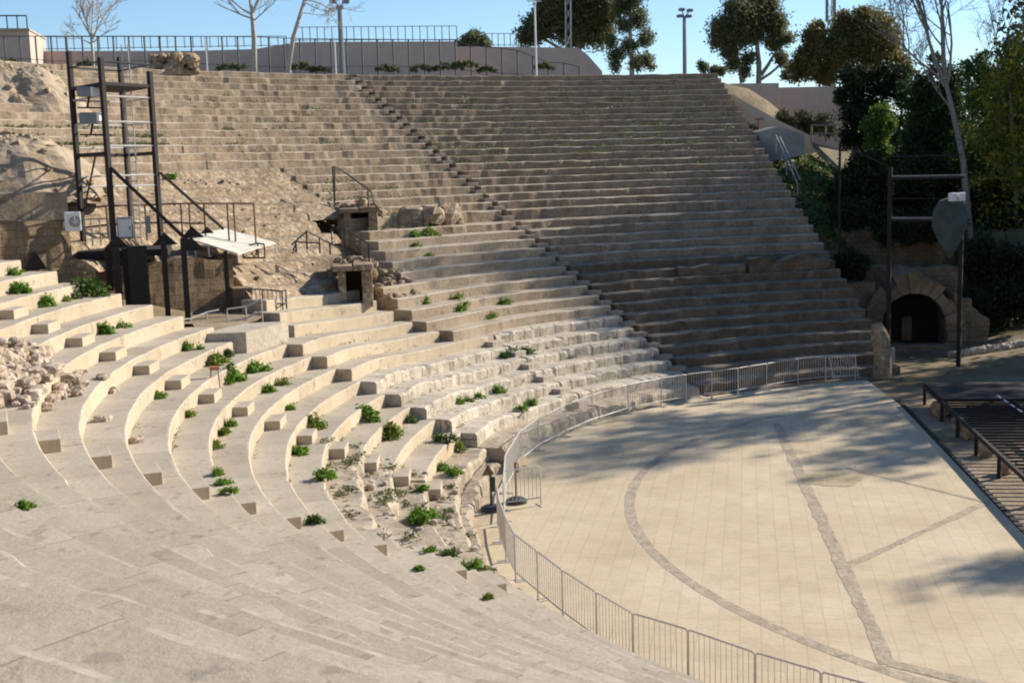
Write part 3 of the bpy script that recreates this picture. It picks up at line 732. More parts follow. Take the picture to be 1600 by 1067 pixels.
# equipment
def cabinet(name,label,cat,u0,u1,v0,v1,d,dep,mat,face=None):
    a=P(u0,v1,d);b=P(u1,v1,d);z1=zat(u0,v0,d);ct=(a+b)/2;ct.z=(a.z+z1)/2;D=(flat(b)-flat(a)).normalized();n=Vector((-D.y,D.x,0))
    if n.dot(flat(a)-flat(CAM))<0:n=-n
    root=empty(name,Vector((ct.x,ct.y,a.z)),label,cat)
    MB().box(ct+n*dep/2,((b-a).length,dep,z1-a.z),(D,n,UP)).build('casing',mat,root,ct,bevel=.03)
    if face: face(root,ct,D,n,(b-a).length,z1-a.z)
    return root
def fan(root,ct,D,n,w_,h_):
    c=ct-n*.012+D*w_*.12; m=MB(); N=20;r=min(w_,h_)*.36
    for i in range(N):
        a0,a1=2*PI*i/N,2*PI*(i+1)/N
        f=lambda a,rr,o:c+D*(rr*math.cos(a))+UP*(rr*math.sin(a))-n*o
        m.quad([f(a0,r,.01),f(a1,r,.01),f(a1,r*.15,.03),f(a0,r*.15,.03)])
    m.build('fan_grille','grey',root,c)
    m=MB()
    for i in range(6): a=PI*i/6; m.bar(c+(D*math.cos(a)+UP*math.sin(a))*r-n*.04,c-(D*math.cos(a)+UP*math.sin(a))*r-n*.04,.012)
    m.build('fan_guard','whitep',root,c)
cabinet('air_conditioner','white outdoor air conditioner unit at the left corner of the tower','air conditioner',102,128,332,362,42.2,.35,'whitep',fan)
def doorh(root,ct,D,n,w_,h_):
    MB().box(ct-n*.01,(w_*.82,.02,h_*.82),(D,n,UP)).build('door','whitep',root,ct); MB().box(ct-n*.03+D*w_*.3,(.03,.03,.12),(D,n,UP)).build('handle','black',root,ct)
cabinet('control_cabinet','grey control cabinet standing at the foot of the tower','cabinet',184,209,340,374,42.8,.5,'grey',doorh)
cabinet('white_panel','narrow white panel lamp standing right of the control cabinet','panel',228,236,338,364,42.8,.12,'whitep',lambda r_,c,D,n,w_,h_:MB().box(c-n*.02,(w_*1.1,.03,h_*1.04),(D,n,UP)).build('frame','grey',r_,c+n*.05))
# canopy
cp=empty('canopy',P(360,440,45.5),'white rectangular cloth canopy on thin poles right of the tower','canopy')
L_,T_,R__,F__=P(291,371,45.6),P(352,357,48.6),P(431,379,47.6),P(372,396,44.6)
m=MB();N=12
def cpt(i,j,o=0):
    a=L_.lerp(T_,i/N).lerp(F__.lerp(R__,i/N),j/N); s=math.sin(PI*i/N)*math.sin(PI*j/N)
    return a-UP*(.07*s+.03*nz(i*.8,j*.8,2)+o)
for i in range(N):
    for j in range(N):
        m.quad([cpt(i,j),cpt(i+1,j),cpt(i+1,j+1),cpt(i,j+1)]); m.quad([cpt(i,j,.02),cpt(i,j+1,.02),cpt(i+1,j+1,.02),cpt(i+1,j,.02)])
for e in range(N):
    for a,b in ((cpt(0,e),cpt(0,e+1)),(cpt(N,e),cpt(N,e+1)),(cpt(e,0),cpt(e+1,0)),(cpt(e,N),cpt(e+1,N))): m.quad([a,b,b-UP*(.05+.03*nz(e,1)),a-UP*(.05+.03*nz(e-1,1))])
m.build('cloth','cloth',cp,L_,smooth=False)
for q,z_ in ((L_,5.6),(T_,6.6),(R__,6.2),(F__,6.2)): 
    MB().tube([q-UP*.05,Vector((q.x,q.y,z_))],.03,6).build('pole','whitep',cp,q)
for u,d in ((306,45.4),(327,45.2)): b=P(u,402,d); MB().tube([b,Vector((b.x,b.y,zat(u,381,d)))],.03,6).build('pole','whitep',cp,b)
c=P(395,388,45.4); p=[vpost(380,386,403,46.5),vpost(404,380,403,46.5),vpost(414,382,403,46.5)]
rail('canopy_guard','dark rail under the right side of the white canopy',p,[[x[1] for x in p],[x[0] for x in p]],mat='black',rad=.03)
# little folding sign/chair on the near rows
q=on_tread(337,612); root=empty('small_stand',q,'little stand with a rusty red plate among the weeds on the near rows','stand')
d_=vr
for s in (-.13,.13): MB().tube([q+d_*s,q+d_*s*.7+UP*.6],.014,5).build('leg','rust',root,q)
MB().box(q+UP*.64,(.24,.16,.10),(vr,vd,UP)).build('plate',plain('faded red plate',(.50,.20,.11),.8),root,q)
# ================================================================== BARRIERS
def panel(a,b,label,lean=0,hgt=1.1):
    a=flat(a);b=flat(b);d=b-a;L=d.length;d.normalize();n=Vector((-d.y,d.x,0)); g_=.012
    a=a+d*g_;b=b-d*g_;L=(b-a).length
    root=empty('crowd_barrier',(a+b)/2,label,'crowd barrier','crowd barriers around the paved floor')
    up=(UP+n*lean).normalized()
    r_=.05;fr=[]
    fr=[a+up*.0,a+up*(hgt-r_),a+d*r_*.3+up*(hgt-r_*.3),a+d*r_+up*hgt,b-d*r_+up*hgt,b-d*r_*.3+up*(hgt-r_*.3),b+up*(hgt-r_),b+up*.0]
    MB().tube(fr,.019,6).build('frame','galv',root,a)
    MB().tube([a+up*.22,b+up*.22],.019,6).build('bottom_rail','galv',root,a)
    m=MB();N=max(4,int(L/.115))
    for i in range(1,N):
        q=a+d*(L*i/N); m.tube([q+up*.22,q+up*hgt],.0095,4)
    m.build('bars','galv',root,a)
    for e in (a+d*.06,b-d*.06): MB().bar(e-n*.2+UP*.01,e+n*.2+UP*.01,.035,.016).build('foot','galv',root,e)
    return root
ordn=['first','second','third','fourth','fifth','sixth','seventh','eighth','ninth','tenth','eleventh','twelfth','thirteenth','fourteenth','fifteenth','sixteenth','seventeenth']
near=[G(778,822),G(782,848),G(791,877),G(806,908),G(841,938),G(880,971),G(933,1010),G(990,1047),G(1075,983,1.1),G(1180,1019,1.1),G(1283,1049,1.1),G(1400,1080,1.1)]
for i in range(len(near)-1):
    panel(near[i],near[i+1],f'{ordn[i]} barrier panel of the near run, counting from the weighted posts')
far=[(786,752),(789,712),(812,674),(841,653),(883,633),(925,617),(981,601),(1033,591),(1072,585),(1112,580),(1153,575),(1198,568),(1247,560),(1290,556),(1337,554)]
far=[G(u,v,1.1) for u,v in far]
for i in range(len(far)-1):
    panel(far[i],far[i+1],f'{ordn[i]} barrier panel of the far run, counting from the gap')
panel(G(788,797),G(846,789),'single barrier panel set crosswise behind the weighted post, closing the gap')
panel(G(1303,598),G(1343,594),'leaning barrier panel propped behind the shaded end of the far run',lean=.35)
panel(G(1377,588),G(1397,586),'short grey barrier frame standing by the leaning stone near the arch')
# weighted posts
def wpost(u,v,vt,label,plate):
    b=G(u,v); dist=math.hypot(b.x-CAM.x,b.y-CAM.y); h_=zat(u,vt,dist)
    root=empty('weighted_post',flat(b),label,'post')
    m=MB();N=16
    for (z0_,r0_),(z1_,r1_) in (((0,.30),(.08,.30)),((.08,.30),(.14,.2)),((.14,.2),(.16,.04))):
        for i in range(N):
            a0,a1=2*PI*i/N,2*PI*(i+1)/N; f=lambda a,r,z:flat(b)+Vector((r*math.cos(a),r*math.sin(a),z))
            m.quad([f(a0,r0_,z0_),f(a1,r0_,z0_),f(a1,r1_,z1_),f(a0,r1_,z1_)])
    m.build('base','dark',root,flat(b)); MB().tube([flat(b)+UP*.1,flat(b)+UP*h_],.035,8).build('pole','dark' if plate else 'rust',root,flat(b))
    if plate:
        c=flat(b)+UP*(h_+.12)-vr*.06; s=.17
        mm=MB(); q=[c-vr*s-UP*s*.8,c+vr*s-UP*s*.8,c+UP*s]; mm.quad(q); mm.quad([x+vd*.03 for x in reversed(q)])
        for i in range(3): mm.quad([q[i],q[(i+1)%3],q[(i+1)%3]+vd*.03,q[i]+vd*.03])
        mm.build('triangle_plate','rust',root,c)
        MB().box(flat(b)+UP*(h_*.72)+vr*.07,(.1,.08,h_*.4),(vr,vd,UP)).build('sleeve','dark',root,c)
wpost(768,797,741,'dark weighted post topped by a small rusty triangular plate, left of the barriers',1)
wpost(807,785,722,'plain rusty weighted post on a round dark base, in the barrier gap',0)
# ================================================================== STAGE
za=.72
C0=G(1444,600,za);C1=G(1600,742,za);ed=(flat(C1)-flat(C0)).normalized();en=Vector((ed.y,-ed.x,0))
if en.dot(flat(C0)-Vector((0,10,0)))<0: en=-en
st=empty('stage_platform',flat(C0),'black steel stage platform on stubby legs at the right edge, half decked','stage')
LEN=22;DEP=9.5
def sp(a,b,z): return flat(C0)+ed*a+en*b+UP*z
for b in (0,2.4,4.8,7.2,DEP): MB().bar(sp(-.05,b,za-.07),sp(LEN,b,za-.07),.10,.13).build('long_beam','black',st,sp(0,b,za))
m=MB();a=3.2
while a<LEN: m.bar(sp(a,.05,za-.03),sp(a,DEP,za-.03),.06,.06); a+=.42
m.build('joists','black',st,sp(3,0,za))
for a in (0,3.1,5.6,8.2,11,14,17,20):
    for b in (0,2.4,4.8,7.2): MB().bar(sp(a+.15,b,-.05),sp(a+.15,b,za-.13),.11).build('leg','black',st,sp(a,b,0))
m=MB();m.box(sp(1.6,DEP/2,za+.03),(3.3,DEP,.05),(ed,en,UP));m.box(sp(10.5,6.9,za+.03),(14,4.6,.05),(ed,en,UP));m.build('deck_boards','black',st,sp(1,3,za))
m=MB()
for i in range(9): m.box(sp(2.9+i*.8,2.0+i*.02,za+.062),(.5,.07,.01),(ed,en,UP))
m.build('pale_edge_strip','whitep',st,sp(3,2,za))
for j,(u,v,s,lab) in enumerate([(1515,684,.30,'squat yellow stone post leaning near the stage legs'),(1500,668,.33,'low yellow stone lump under the stage edge, nearest the arch'),(1540,712,.26,'yellow stone foot under the third stage leg'),(1569,739,.26,'yellow stone foot under the fourth stage leg'),(1468,648,.36,'rounded boulder below the front corner of the stage')]):
    p=flat(G(u,v)); m=MB();m.rock(p+UP*s*.6,s,s*.8,s*.95,seed=j*17+3); tag(m.build('field_stone','rub',None,p),lab,'stone')
# ================================================================== ARCH AND RUINS, RIGHT
a=flat(G(1362,547));b=flat(G(1500,547));D=(b-a);LA=D.length;D.normalize();nA=Vector((-D.y,D.x,0))
if nA.dot(a-flat(CAM))<0:nA=-nA
dA=(flat((a+b)/2)-flat(CAM)).length
zt=zat(1430,434,dA); zi=zat(1430,458,dA); zs=zat(1430,508,dA)
ar=empty('stone_arch',(a+b)/2,'pale stone arch of a dark vaulted entrance at the shaded right end','arch')
x0=LA*.12;x1=LA*.84;cx=(x0+x1)/2;ri=(x1-x0)/2;N=11
def ap(x,z,y=0): return a+D*x+nA*y+UP*z
jr=random.Random(5)
for i in range(N):
    t0=PI*(1-i/N);t1=PI*(1-(i+1)/N);ro=ri+.75+jr.uniform(-.3,.22);kz=(zi-zs)/ri; 
    f=lambda t,r,y:ap(cx+math.cos(t)*r,zs+math.sin(t)*((zi-zs) if r==ri else (zi-zs)+.8*(r-ri)/.75),y)
    t0-=.004;t1+=.004;y0=jr.uniform(-.12,.14);m=MB()
    A4=[f(t0,ri,y0),f(t1,ri,y0),f(t1,ro,y0),f(t0,ro,y0)];B4=[f(t0,ri,2.6),f(t1,ri,2.6),f(t1,ro,2.6),f(t0,ro,2.6)]
    m.quad(A4);m.quad(B4[::-1])
    for j in range(4): m.quad([A4[j],B4[j],B4[(j+1)%4],A4[(j+1)%4]])
    m.build('voussoir','brown',ar,A4[0],bevel=.03)
for xa,xb in ((x0-.8,x0),(x1,x1+.9)):
    z_=-.1;i=0
    while z_<zs-.05:
        hh=min(.5,zs-z_);c=ap((xa+xb)/2+jr.uniform(-.05,.05),z_+hh/2,1.3);MB().box(c,(xb-xa,2.6+jr.uniform(-.1,.1),hh-.015),(D,nA,UP)).build('pier_block','brown',ar,c,bevel=.04);z_+=hh
m=MB();ou=[(x0-.15,-.1)]+[(cx+math.cos(PI*(1-i/16))*(ri+.15),zs+math.sin(PI*i/16)*(zi-zs+.1)) for i in range(17)]+[(x1+.15,-.1)]
m.quad([ap(x,z,2.5) for x,z in ou]);m.quad([ap(x,z,2.58) for x,z in reversed(ou)])
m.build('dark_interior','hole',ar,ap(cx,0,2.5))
rough_wall('spandrel_wall','brown',ap(x0-1.6,0,1.0),ap(x0-.55,0,1.0),-.1,zi+.1,1.2,None,None,41,parent=ar);rough_wall('spandrel_wall','brown',ap(x1+.55,0,1.0),ap(x1+1.3,0,1.0),-.1,zi-.3,1.2,None,None,42,parent=ar)
MB().box(ap(cx,.16,-.3),((x1-x0)+.2,.7,.32),(D,nA,UP)).build('threshold','brown',ar,ap(cx,0,0),bevel=.03)
MB().box(ap(cx-.1,.75,2.3),(.5,.4,1.2),(D,nA,UP)).build('stub_pillar','brown',ar,ap(cx,0,2.3),bevel=.04)
def rw(u0,u1,vt0,vt1,d,lab,seed,mat='brown',th=1.5,z0=-.2,jit=.15,top=.15):
    return rough_wall('ruined_wall',mat,P(u0,500,d),P(u1,500,d+(.8)),z0,zat(u0,vt0,d),th,lab,'ruined wall',seed,jit,zat(u1,vt1,d+.8),top=top)
rw(1316,1366,445,440,dA-.2,'dark ruined wall joining the shaded rows to the arch',31)
rw(1352,1500,418,418,dA+3.0,'dark wall with a pale sunlit top ledge above the arch',32,z0=1)
rw(1302,1500,345,350,dA+6.5,'tall dark brick wall behind the sunlit ledge over the arch',33,z0=2)
rw(1496,1640,404,400,dA+5.5,'low pale topped wall under the trees right of the arch',34,z0=.5)
rw(1490,1545,455,500,dA+1,'stepped stub wall at the right pier of the arch',35)
# edge stones of the dirt bank
pts=[]
for i in range(26):
    t=i/25;u=1490+t*125;v=528-t*50+4*math.sin(i);q=P(u,v,dA-2+t*3);q.z=ground_z(q.x,q.y);pts.append((q+UP*.1,.28))
rocks('bank_kerb','row of pale kerb stones edging the dirt bank right of the arch',pts,'clean','kerb')
p=flat(G(1378,590)); 
m=MB();m.tube([p,p+UP*.9+vr*.02,p+UP*1.7-vr*.12,p+UP*2.3-vr*.3],[.42,.36,.4,.22],9)
tag(m.build('leaning_stone','rub',None,p),'tall leaning weathered stone stub at the end of the far barriers','stone')
p=flat(G(1388,584));m=MB();m.box(p+UP*.6,(.62,.08,1.05),(vr,vd,UP));root=tag(m.build('pale_board','pink',None,p,bevel=.02),'pale pinkish board leaning in the small barrier frame','board')
p=flat(G(1560,585)); 
# second lighting tower by the arch
tb=empty('lighting_tower',flat(G(1387,565)),'black steel lighting tower in the shade beside the stone arch','lighting tower')
PP=[(1387,568,262),(1497,585,300),(1311,400,225)]
tp=[]
for (u,vb,vt),dd in zip(PP,(dA-3,dA-4.5,dA+1.5)):
    b=P(u,vb,dd);b.z=max(b.z,0) if vb>450 else b.z; t=Vector((b.x,b.y,zat(u,vt,dd)));tp.append((b,t));MB().bar(b,t,.18 if u!=1311 else .10).build('post','black',tb,b)
v2=(flat(tp[0][0])-flat(CAM)).normalized();v3=(flat(tp[1][0])-flat(CAM)).normalized();bk0=tp[0][0]+v2*2.2;bk1=tp[1][0]+v3*2.2
for q,t in ((bk0,tp[0][1].z),(bk1,tp[1][1].z)): MB().bar(q,Vector((q.x,q.y,t)),.16).build('post','black',tb,q)
for v in (276,342):
    z=zat(1440,v,dA-3.5)
    f=lambda q:Vector((q.x,q.y,z))
    m=MB();m.quad([f(tp[0][0]),f(tp[1][0]),f(bk1),f(bk0)]);m.quad([f(bk0)-UP*.1,f(bk1)-UP*.1,f(tp[1][0])-UP*.1,f(tp[0][0])-UP*.1]);
    for s,t in ((tp[0][0],tp[1][0]),(bk0,bk1),(tp[0][0],bk0),(tp[1][0],bk1)): m.bar(f(s)-UP*.05,f(t)-UP*.05,.12)
    m.build('deck','black',tb,f(tp[0][0]))
    MB().bar(f(tp[0][0])-vd*.1+UP*.04,f(tp[1][0])-vd*.1+UP*.04,.04,.06).build('edge_trim','conc2',tb,f(tp[0][0]))
    for s,t in ((tp[0][0],tp[1][0]),): MB().tube([f(s)+UP*.9,f(t)+UP*.9],.03,6).build('guard_rail','black',tb,f(s))
zl1=zat(1387,300,dA-3);
MB().tube([Vector((tp[2][1].x,tp[2][1].y,tp[2][1].z)),Vector((tp[0][1].x,tp[0][1].y,tp[0][1].z))],.03,6).build('tie_bar','black',tb)
# grey shield shaped panel with two lamps
c=P(1486,350,dA-5.2);root=empty('shield_panel',c-UP*1.3,'grey shield shaped panel with two white lamps hung on the right tower','panel')
prof=[(-.85,.55),(-.55,1.0),(0,1.15),(.55,1.0),(.9,.5),(.85,-.2),(.45,-.9),(0,-1.45),(-.5,-.8),(-.9,-.1)]
m=MB();fr=[c+vr*x+UP*y for x,y in prof];m.quad(fr[::-1]);m.quad([q+vd*.15 for q in fr])
cc=c-vd*.1
for i in range(10): m.quad([fr[i],fr[(i+1)%10],cc]);m.quad([fr[i],fr[(i+1)%10],fr[(i+1)%10]+vd*.15,fr[i]+vd*.15])
m.build('panel_face','greyd',root,c)
for s in (-.2,.22): MB().box(c+vr*s+UP*1.15-vd*.3,(.3,.25,.36),(vr,vd,UP)).build('lamp','whitep',root,c,bevel=.03)
# ================================================================== RIGHT END OF THE SEATING
# sloping pale concrete cap and block behind the top right of the seating
dq=70
m=MB();tri=[(1146,150,0),(1270,214,0),(1272,236,0),(1256,236,0),(1256,206,0),(1200,190,0),(1182,200,0)]
A_=P(1150,148,80)
def slab(pp,th,name,mat,label,cat):
    m=MB();q=[Vector(x) for x in pp];e=vd*th;m.quad(q);m.quad([x+e for x in reversed(q)])
    for i in range(len(q)): m.quad([q[i],q[(i+1)%len(q)],q[(i+1)%len(q)]+e,q[i]+e])
    return tag(m.build(name,mat,None,q[0]),label,cat)
vdR=(flat(A_)-flat(CAM)).normalized()
slab([P(1146,148,81),P(1162,158,80),P(1212,186,78),P(1266,212,76.5),P(1272,240,76.5),P(1180,240,77),P(1150,200,79.5)],3,'concrete_bank','conc','pale sloping concrete bank at the top right end of the seating','bank')
slab([P(1186,206,74.6),P(1216,198,74.4),P(1257,210,73.8),P(1257,242,73.8),P(1190,256,74.4)],1.2,'concrete_block','conc2','grey concrete block with sloping top below the pale bank','block')
c=P(1186,190,76.6);root=empty('tripod_marker',P(1186,204,76.6),'small brown T shaped post on the pale concrete bank','post')
MB().tube([P(1186,204,76.6),P(1186,186,76.6)],.05,6).build('pole','rust',root);MB().bar(P(1180,187,76.6),P(1193,186,76.6),.1).build('crossbar','rust',root)
p=[vpost(1212,212,238,72.5),vpost(1229,250,274,70),vpost(1246,287,305,67.5)]
rail('stair_handrail','grey double handrail descending at the right end of the upper rows',p,[[P(1212,212,72.5),P(1246,287,67.5)],[P(1218,214,72.8),P(1250,280,67.9)]],mat='grey',rad=.04)
p=[vpost(1268,196,222,75),vpost(1290,196,222,75),vpost(1306,196,222,75)]
rail('wooden_fence','short rustic wooden fence by the dark evergreen at right',p,[[x[1] for x in p],[x[0].lerp(x[1],.5) for x in p]],mat='wood',cat='fence',rad=.06)
# ================================================================== BEHIND THE RIM
def bearing(u,v=110):
    d=ray(u,v);return math.atan2(d.y,d.x)
b0=bearing(450)
def PD(u,v,dperp): return P(u,v,dperp/math.cos(bearing(u,v)-b0))
def tall_wall(name,label,pts,d,bot,th,mat='pink',cat='wall'):
    """pts: (u,vtop) along the wall"""
    m=MB();q=[PD(u,v,d) for u,v in pts];dn=Vector((math.cos(b0),math.sin(b0),0))*th
    for i in range(len(q)-1):
        a_,b_=q[i],q[i+1];la=Vector((a_.x,a_.y,bot));lb=Vector((b_.x,b_.y,bot))
        m.quad([la,lb,b_,a_]);m.quad([a_,b_,b_+dn,a_+dn]);m.quad([la+dn,a_+dn,b_+dn,lb+dn])
    for a_ in (q[0],q[-1]): la=Vector((a_.x,a_.y,bot));m.quad([la,a_,a_+dn,la+dn])
    return tag(m.build(name,mat,None,Vector((q[0].x,q[0].y,bot))),label,cat)
tall_wall('retaining_wall','long low grey wall behind the left part of the rim fence',[(46,80),(300,80),(400,77),(452,68)],101,12,1.5,'grey2' if 0 else 'pink')
tall_wall('retaining_wall','higher pinkish wall with a railing on top behind the middle of the rim fence',[(453,67),(480,66),(714,65)],100,12,1.5)
tall_wall('retaining_wall','pinkish wall with a sloping right end behind the rim fence',[(716,73),(903,75),(918,86),(941,112)],103,11,1.5)
tall_wall('retaining_wall','left pale pink wall beyond the top right corner of the seating',[(1143,131),(1217,130)],88,8,.6)
tall_wall('retaining_wall','right pale pink wall beyond the shrubs at right',[(1218,137),(1325,135)],90,8,.6)
hb=empty('corner_building',PD(20,90,96),'small pinkish building corner at the far left behind the fence','building')
m=MB();q0,q1=PD(-60,48,96),PD(45,48,96);dn=Vector((math.cos(b0),math.sin(b0),0))
m.box(((flat(q0)+flat(q1))/2)+dn*3+UP*((q1.z+13)/2),((flat(q1)-flat(q0)).length,6,q1.z-13),((flat(q1)-flat(q0)).normalized(),dn,UP)); m.build('walls','pink',hb,q1)
m=MB();m.box(((flat(q0)+flat(q1))/2)+dn*2.95+UP*(q1.z+.06),((flat(q1)-flat(q0)).length+.15,6.2,.14),((flat(q1)-flat(q0)).normalized(),dn,UP)); m.build('parapet','conc',hb,q1)
rr_=[];
for u in (-50,-30,-10,12,28,43): b=PD(u,48,96);rr_.append((b,Vector((b.x,b.y,PD(u,25,96).z))))
rail('roof_railing','blue grey railing on the roof of the corner building',rr_,[[x[1] for x in rr_],[x[0].lerp(x[1],.1) for x in rr_]],mat='dark',rad=.05)
# rim fence
fc=empty('rim_fence',PD(440,108,88),'long dark metal fence along the rim of the theatre','fence')
tops=[(-20,57),(100,57),(250,57),(400,58),(470,61),(713,63),(716,70),(775,75),(800,78),(817,80),(819,88),(850,89),(852,98),(886,99),(888,104),(925,106)]
def topv(u):
    for (a,b),(c_,d_) in zip(tops,tops[1:]):
        if a<=u<=c_: return b+(d_-b)*(u-a)/(c_-a)
    return tops[-1][1]
u=-18;prev=None;tr=[]
while u<926:
    t=PD(u,topv(u),88);b=Vector((t.x,t.y,ground_z(t.x,t.y)-.2 if True else 0));b.z=min(b.z,t.z-.5)
    MB().bar(b,t,.085).build('fence_post','dark',fc,b); tr.append((b,t)); u+=24.3
for f_,w_ in ((1,.028),(.45,.02)):
    m=MB();m.tube([b.lerp(t,f_) for b,t in tr],w_,5);m.build('rail','dark',fc,tr[0][0])
def topfence(label,pts,d,sp_,n_):
    r_=empty('wall_railing',PD(pts[0][0],pts[0][2],d),label,'railing');q=[]
    for i in range(n_+1):
        t=i/n_;u=pts[0][0]+(pts[1][0]-pts[0][0])*t;vt=pts[0][1]+(pts[1][1]-pts[0][1])*t;vb=pts[0][2]+(pts[1][2]-pts[0][2])*t
        b=PD(u,vb,d);q.append((b,Vector((b.x,b.y,PD(u,vt,d).z))));MB().bar(q[-1][0],q[-1][1],.05).build('post','dark',r_,b)
    for f_ in (1,.12):
        m=MB()
        m.tube([b.lerp(t,f_) for b,t in q],.026,5);m.build('rail','dark',r_,q[0][0])
topfence('thin railing on top of the higher pinkish wall',[(462,43,66),(714,41,65)],100.4,1,22)
topfence('thin railing on the long low grey wall at left',[(50,58,80),(448,57,73)],101.4,1,30)
topfence('short thin railing on the sloping ended wall beside the round bush',[(760,53,73),(807,53,73)],103.4,1,5)
# lamp posts
def lamp(u,vt,vb,d,label,heads,w_=.16,mat='grey',hs=.5):
    b=PD(u,vb,d);b.z-=1;t=Vector((b.x,b.y,PD(u,vt,d).z));root=empty('lamp_post',b,label,'lamp post')
    MB().tube([b,t],[w_*.6,w_*.45],8).build('pole',mat,root,b)
    for k_,(x,z) in enumerate(heads):
        c=t+vr*x+UP*z; MB().bar(t,c,.06).build('arm',mat,root,t); MB().box(c,(hs*.9,.4,hs*.5),(vr,vd,UP)).build('lamp_head','grey',root,c,bevel=.05)
    return root
lamp(535,10,108,86,'grey lamp post with three floodlights behind the middle of the fence',[(-.42,.3),(.45,.3),(0,-.1)],.34)
lamp(1070,28,118,86,'grey floodlight post standing alone against the sky at right',[(-.35,.1),(.35,.1),(-.2,.55),(.45,.5)],.28,hs=.42)
def pole(u,vt,vb,d,label,rad=.05,arm=False):
    b=PD(u,vb,d);b.z-=1;root=empty('pole',b,label,'pole');t=Vector((b.x,b.y,PD(u,vt,d).z))
    MB().tube([b,t],rad,6).build('shaft','whitep',root,b)
    if arm: MB().bar(t-vr*.6,t+vr*.5,.06).build('crossarm','whitep',root,t)
pole(525,62,112,80,'short thin pale pole just left of the three headed lamp post')
pole(838,2,108,84,'tall thin pale pole with a small crossarm before the dark eucalyptus',.07,True)
pole(324,58,112,84,'thin pale pole by the lone masonry block')
def mast(label,u,ub,vt,vb,d,w_,guys=()):
    b=PD(ub,vb,d);b.z-=2;t=PD(u,vt,d);root=empty('lattice_mast',b,label,'mast');n=3
    for i in range(3):
        a_=2*PI*i/3;o=Vector((math.cos(a_),math.sin(a_),0))*w_;MB().tube([b+o,t+o],.06,5).build('leg','galv',root,b)
    m=MB();H_=(t-b).length;s=int(H_/1.1)
    for j in range(s):
        for i in range(3):
            a0,a1=2*PI*i/3,2*PI*(i+1)/3;p_=b.lerp(t,j/s)+Vector((math.cos(a0),math.sin(a0),0))*w_;q_=b.lerp(t,(j+1)/s)+Vector((math.cos(a1),math.sin(a1),0))*w_;m.tube([p_,q_],.03,4,False)
    m.build('bracing','galv',root,b)
    for (ua,va,ub_,vb_) in guys: MB().tube([PD(ua,va,d),PD(ub_,vb_,d)],.035,5).build('guy','galv',root)
    return root
mast('pale lattice mast rising through the dark eucalyptus',889,889,-30,78,112,.32)
mast('tall guyed lattice mast before the rounded olive green tree',1297,1301,-60,130,112,.3,[(1296,30,1275,135),(1298,30,1293,133)])
for du in (-6,6):
    c=PD(1298+du,12,111.6);m=MB();m.box(c,(.22,.22,2.6),(vr,vd,UP));o=m.build('antenna','grey',None,c-UP*1.3,bevel=.04);tag(o,'long grey antenna panel on the %s side of the tall guyed mast'%('left' if du<0 else 'right'),'antenna')
# ================================================================== VEGETATION
def tree(name,label,dist,blobs,mat,n,size,trunk,bark='bark',cat='tree',depth=.8,seed=1,twigs=(),group='trees beyond the seating',hollow=.35,perp=True,clump=.16):
    """blobs: (u,v,rpx) crown lobes at the tree's own distance; trunk: list of polylines [(u,v,radius_m),...]"""
    n=int(n*1.7); size=size*.78; rnd=random.Random(seed); D=(lambda u,v,d:PD(u,v,d)) if perp else P
    base=D(trunk[0][0][0],trunk[0][0][1],dist) if trunk else D(blobs[0][0],blobs[0][1]+blobs[0][2],dist)
    gz=ground_z(base.x,base.y)-.2; base.z=min(base.z,gz) if base.z<gz+3 else gz
    root=empty(name,base,label,cat,group)
    if trunk:
        m=MB()
        for ti,pl in enumerate(trunk):
            pts=[D(u,v,dist) for u,v,r_ in pl];rad=[r_ for u,v,r_ in pl]
            if ti==0: pts[0]=Vector((pts[0].x,pts[0].y,base.z))
            # densify with a little wander
            P2=[pts[0]];R_=[rad[0]]
            for a_,b_,ra,rb_ in zip(pts,pts[1:],rad,rad[1:]):
                for k_ in (1/3,2/3,1):
                    q=a_.lerp(b_,k_)
                    if k_<1: q+=Vector((rnd.uniform(-1,1),rnd.uniform(-1,1),0))*ra*.6
                    P2.append(q);R_.append(ra+(rb_-ra)*k_)
            m.tube(P2,R_,7)
        m.build('trunk',bark,root,base,smooth=True)
    px=FPX/dist; wtot=sum(b_[2]**2 for b_ in blobs)
    m=MB(); sc=size
    for (u,v,rp) in blobs:
        c=D(u,v,dist)+vd*rnd.uniform(-.5,.5)*rp/px*.8; rr=rp/px; cnt=int(n*rp*rp/wtot)
        ncl=max(5,int(cnt/22)); 
        for _ in range(ncl):
            # clumps scattered through the lobe, more towards the outside
            dv=Vector((rnd.gauss(0,1),rnd.gauss(0,1),rnd.gauss(0,1))).normalized(); t=(hollow+(1-hollow)*rnd.random())**.6*rnd.uniform(.75,1.12)
            cc=c+Vector((dv.x*rr*depth,dv.y*rr*depth,dv.z*rr))*t; cr=rr*clump*rnd.uniform(.6,1.5)+size*.6
            for __ in range(22):
                m.leaf(cc+Vector((rnd.gauss(0,1),rnd.gauss(0,1),rnd.gauss(0,.8)))*cr*(.8 if 'eucalyptus' in name or 'rounded' in name else .6),size,rnd,.4)
    if blobs: m.build('crown',mat,root,base)
    return root
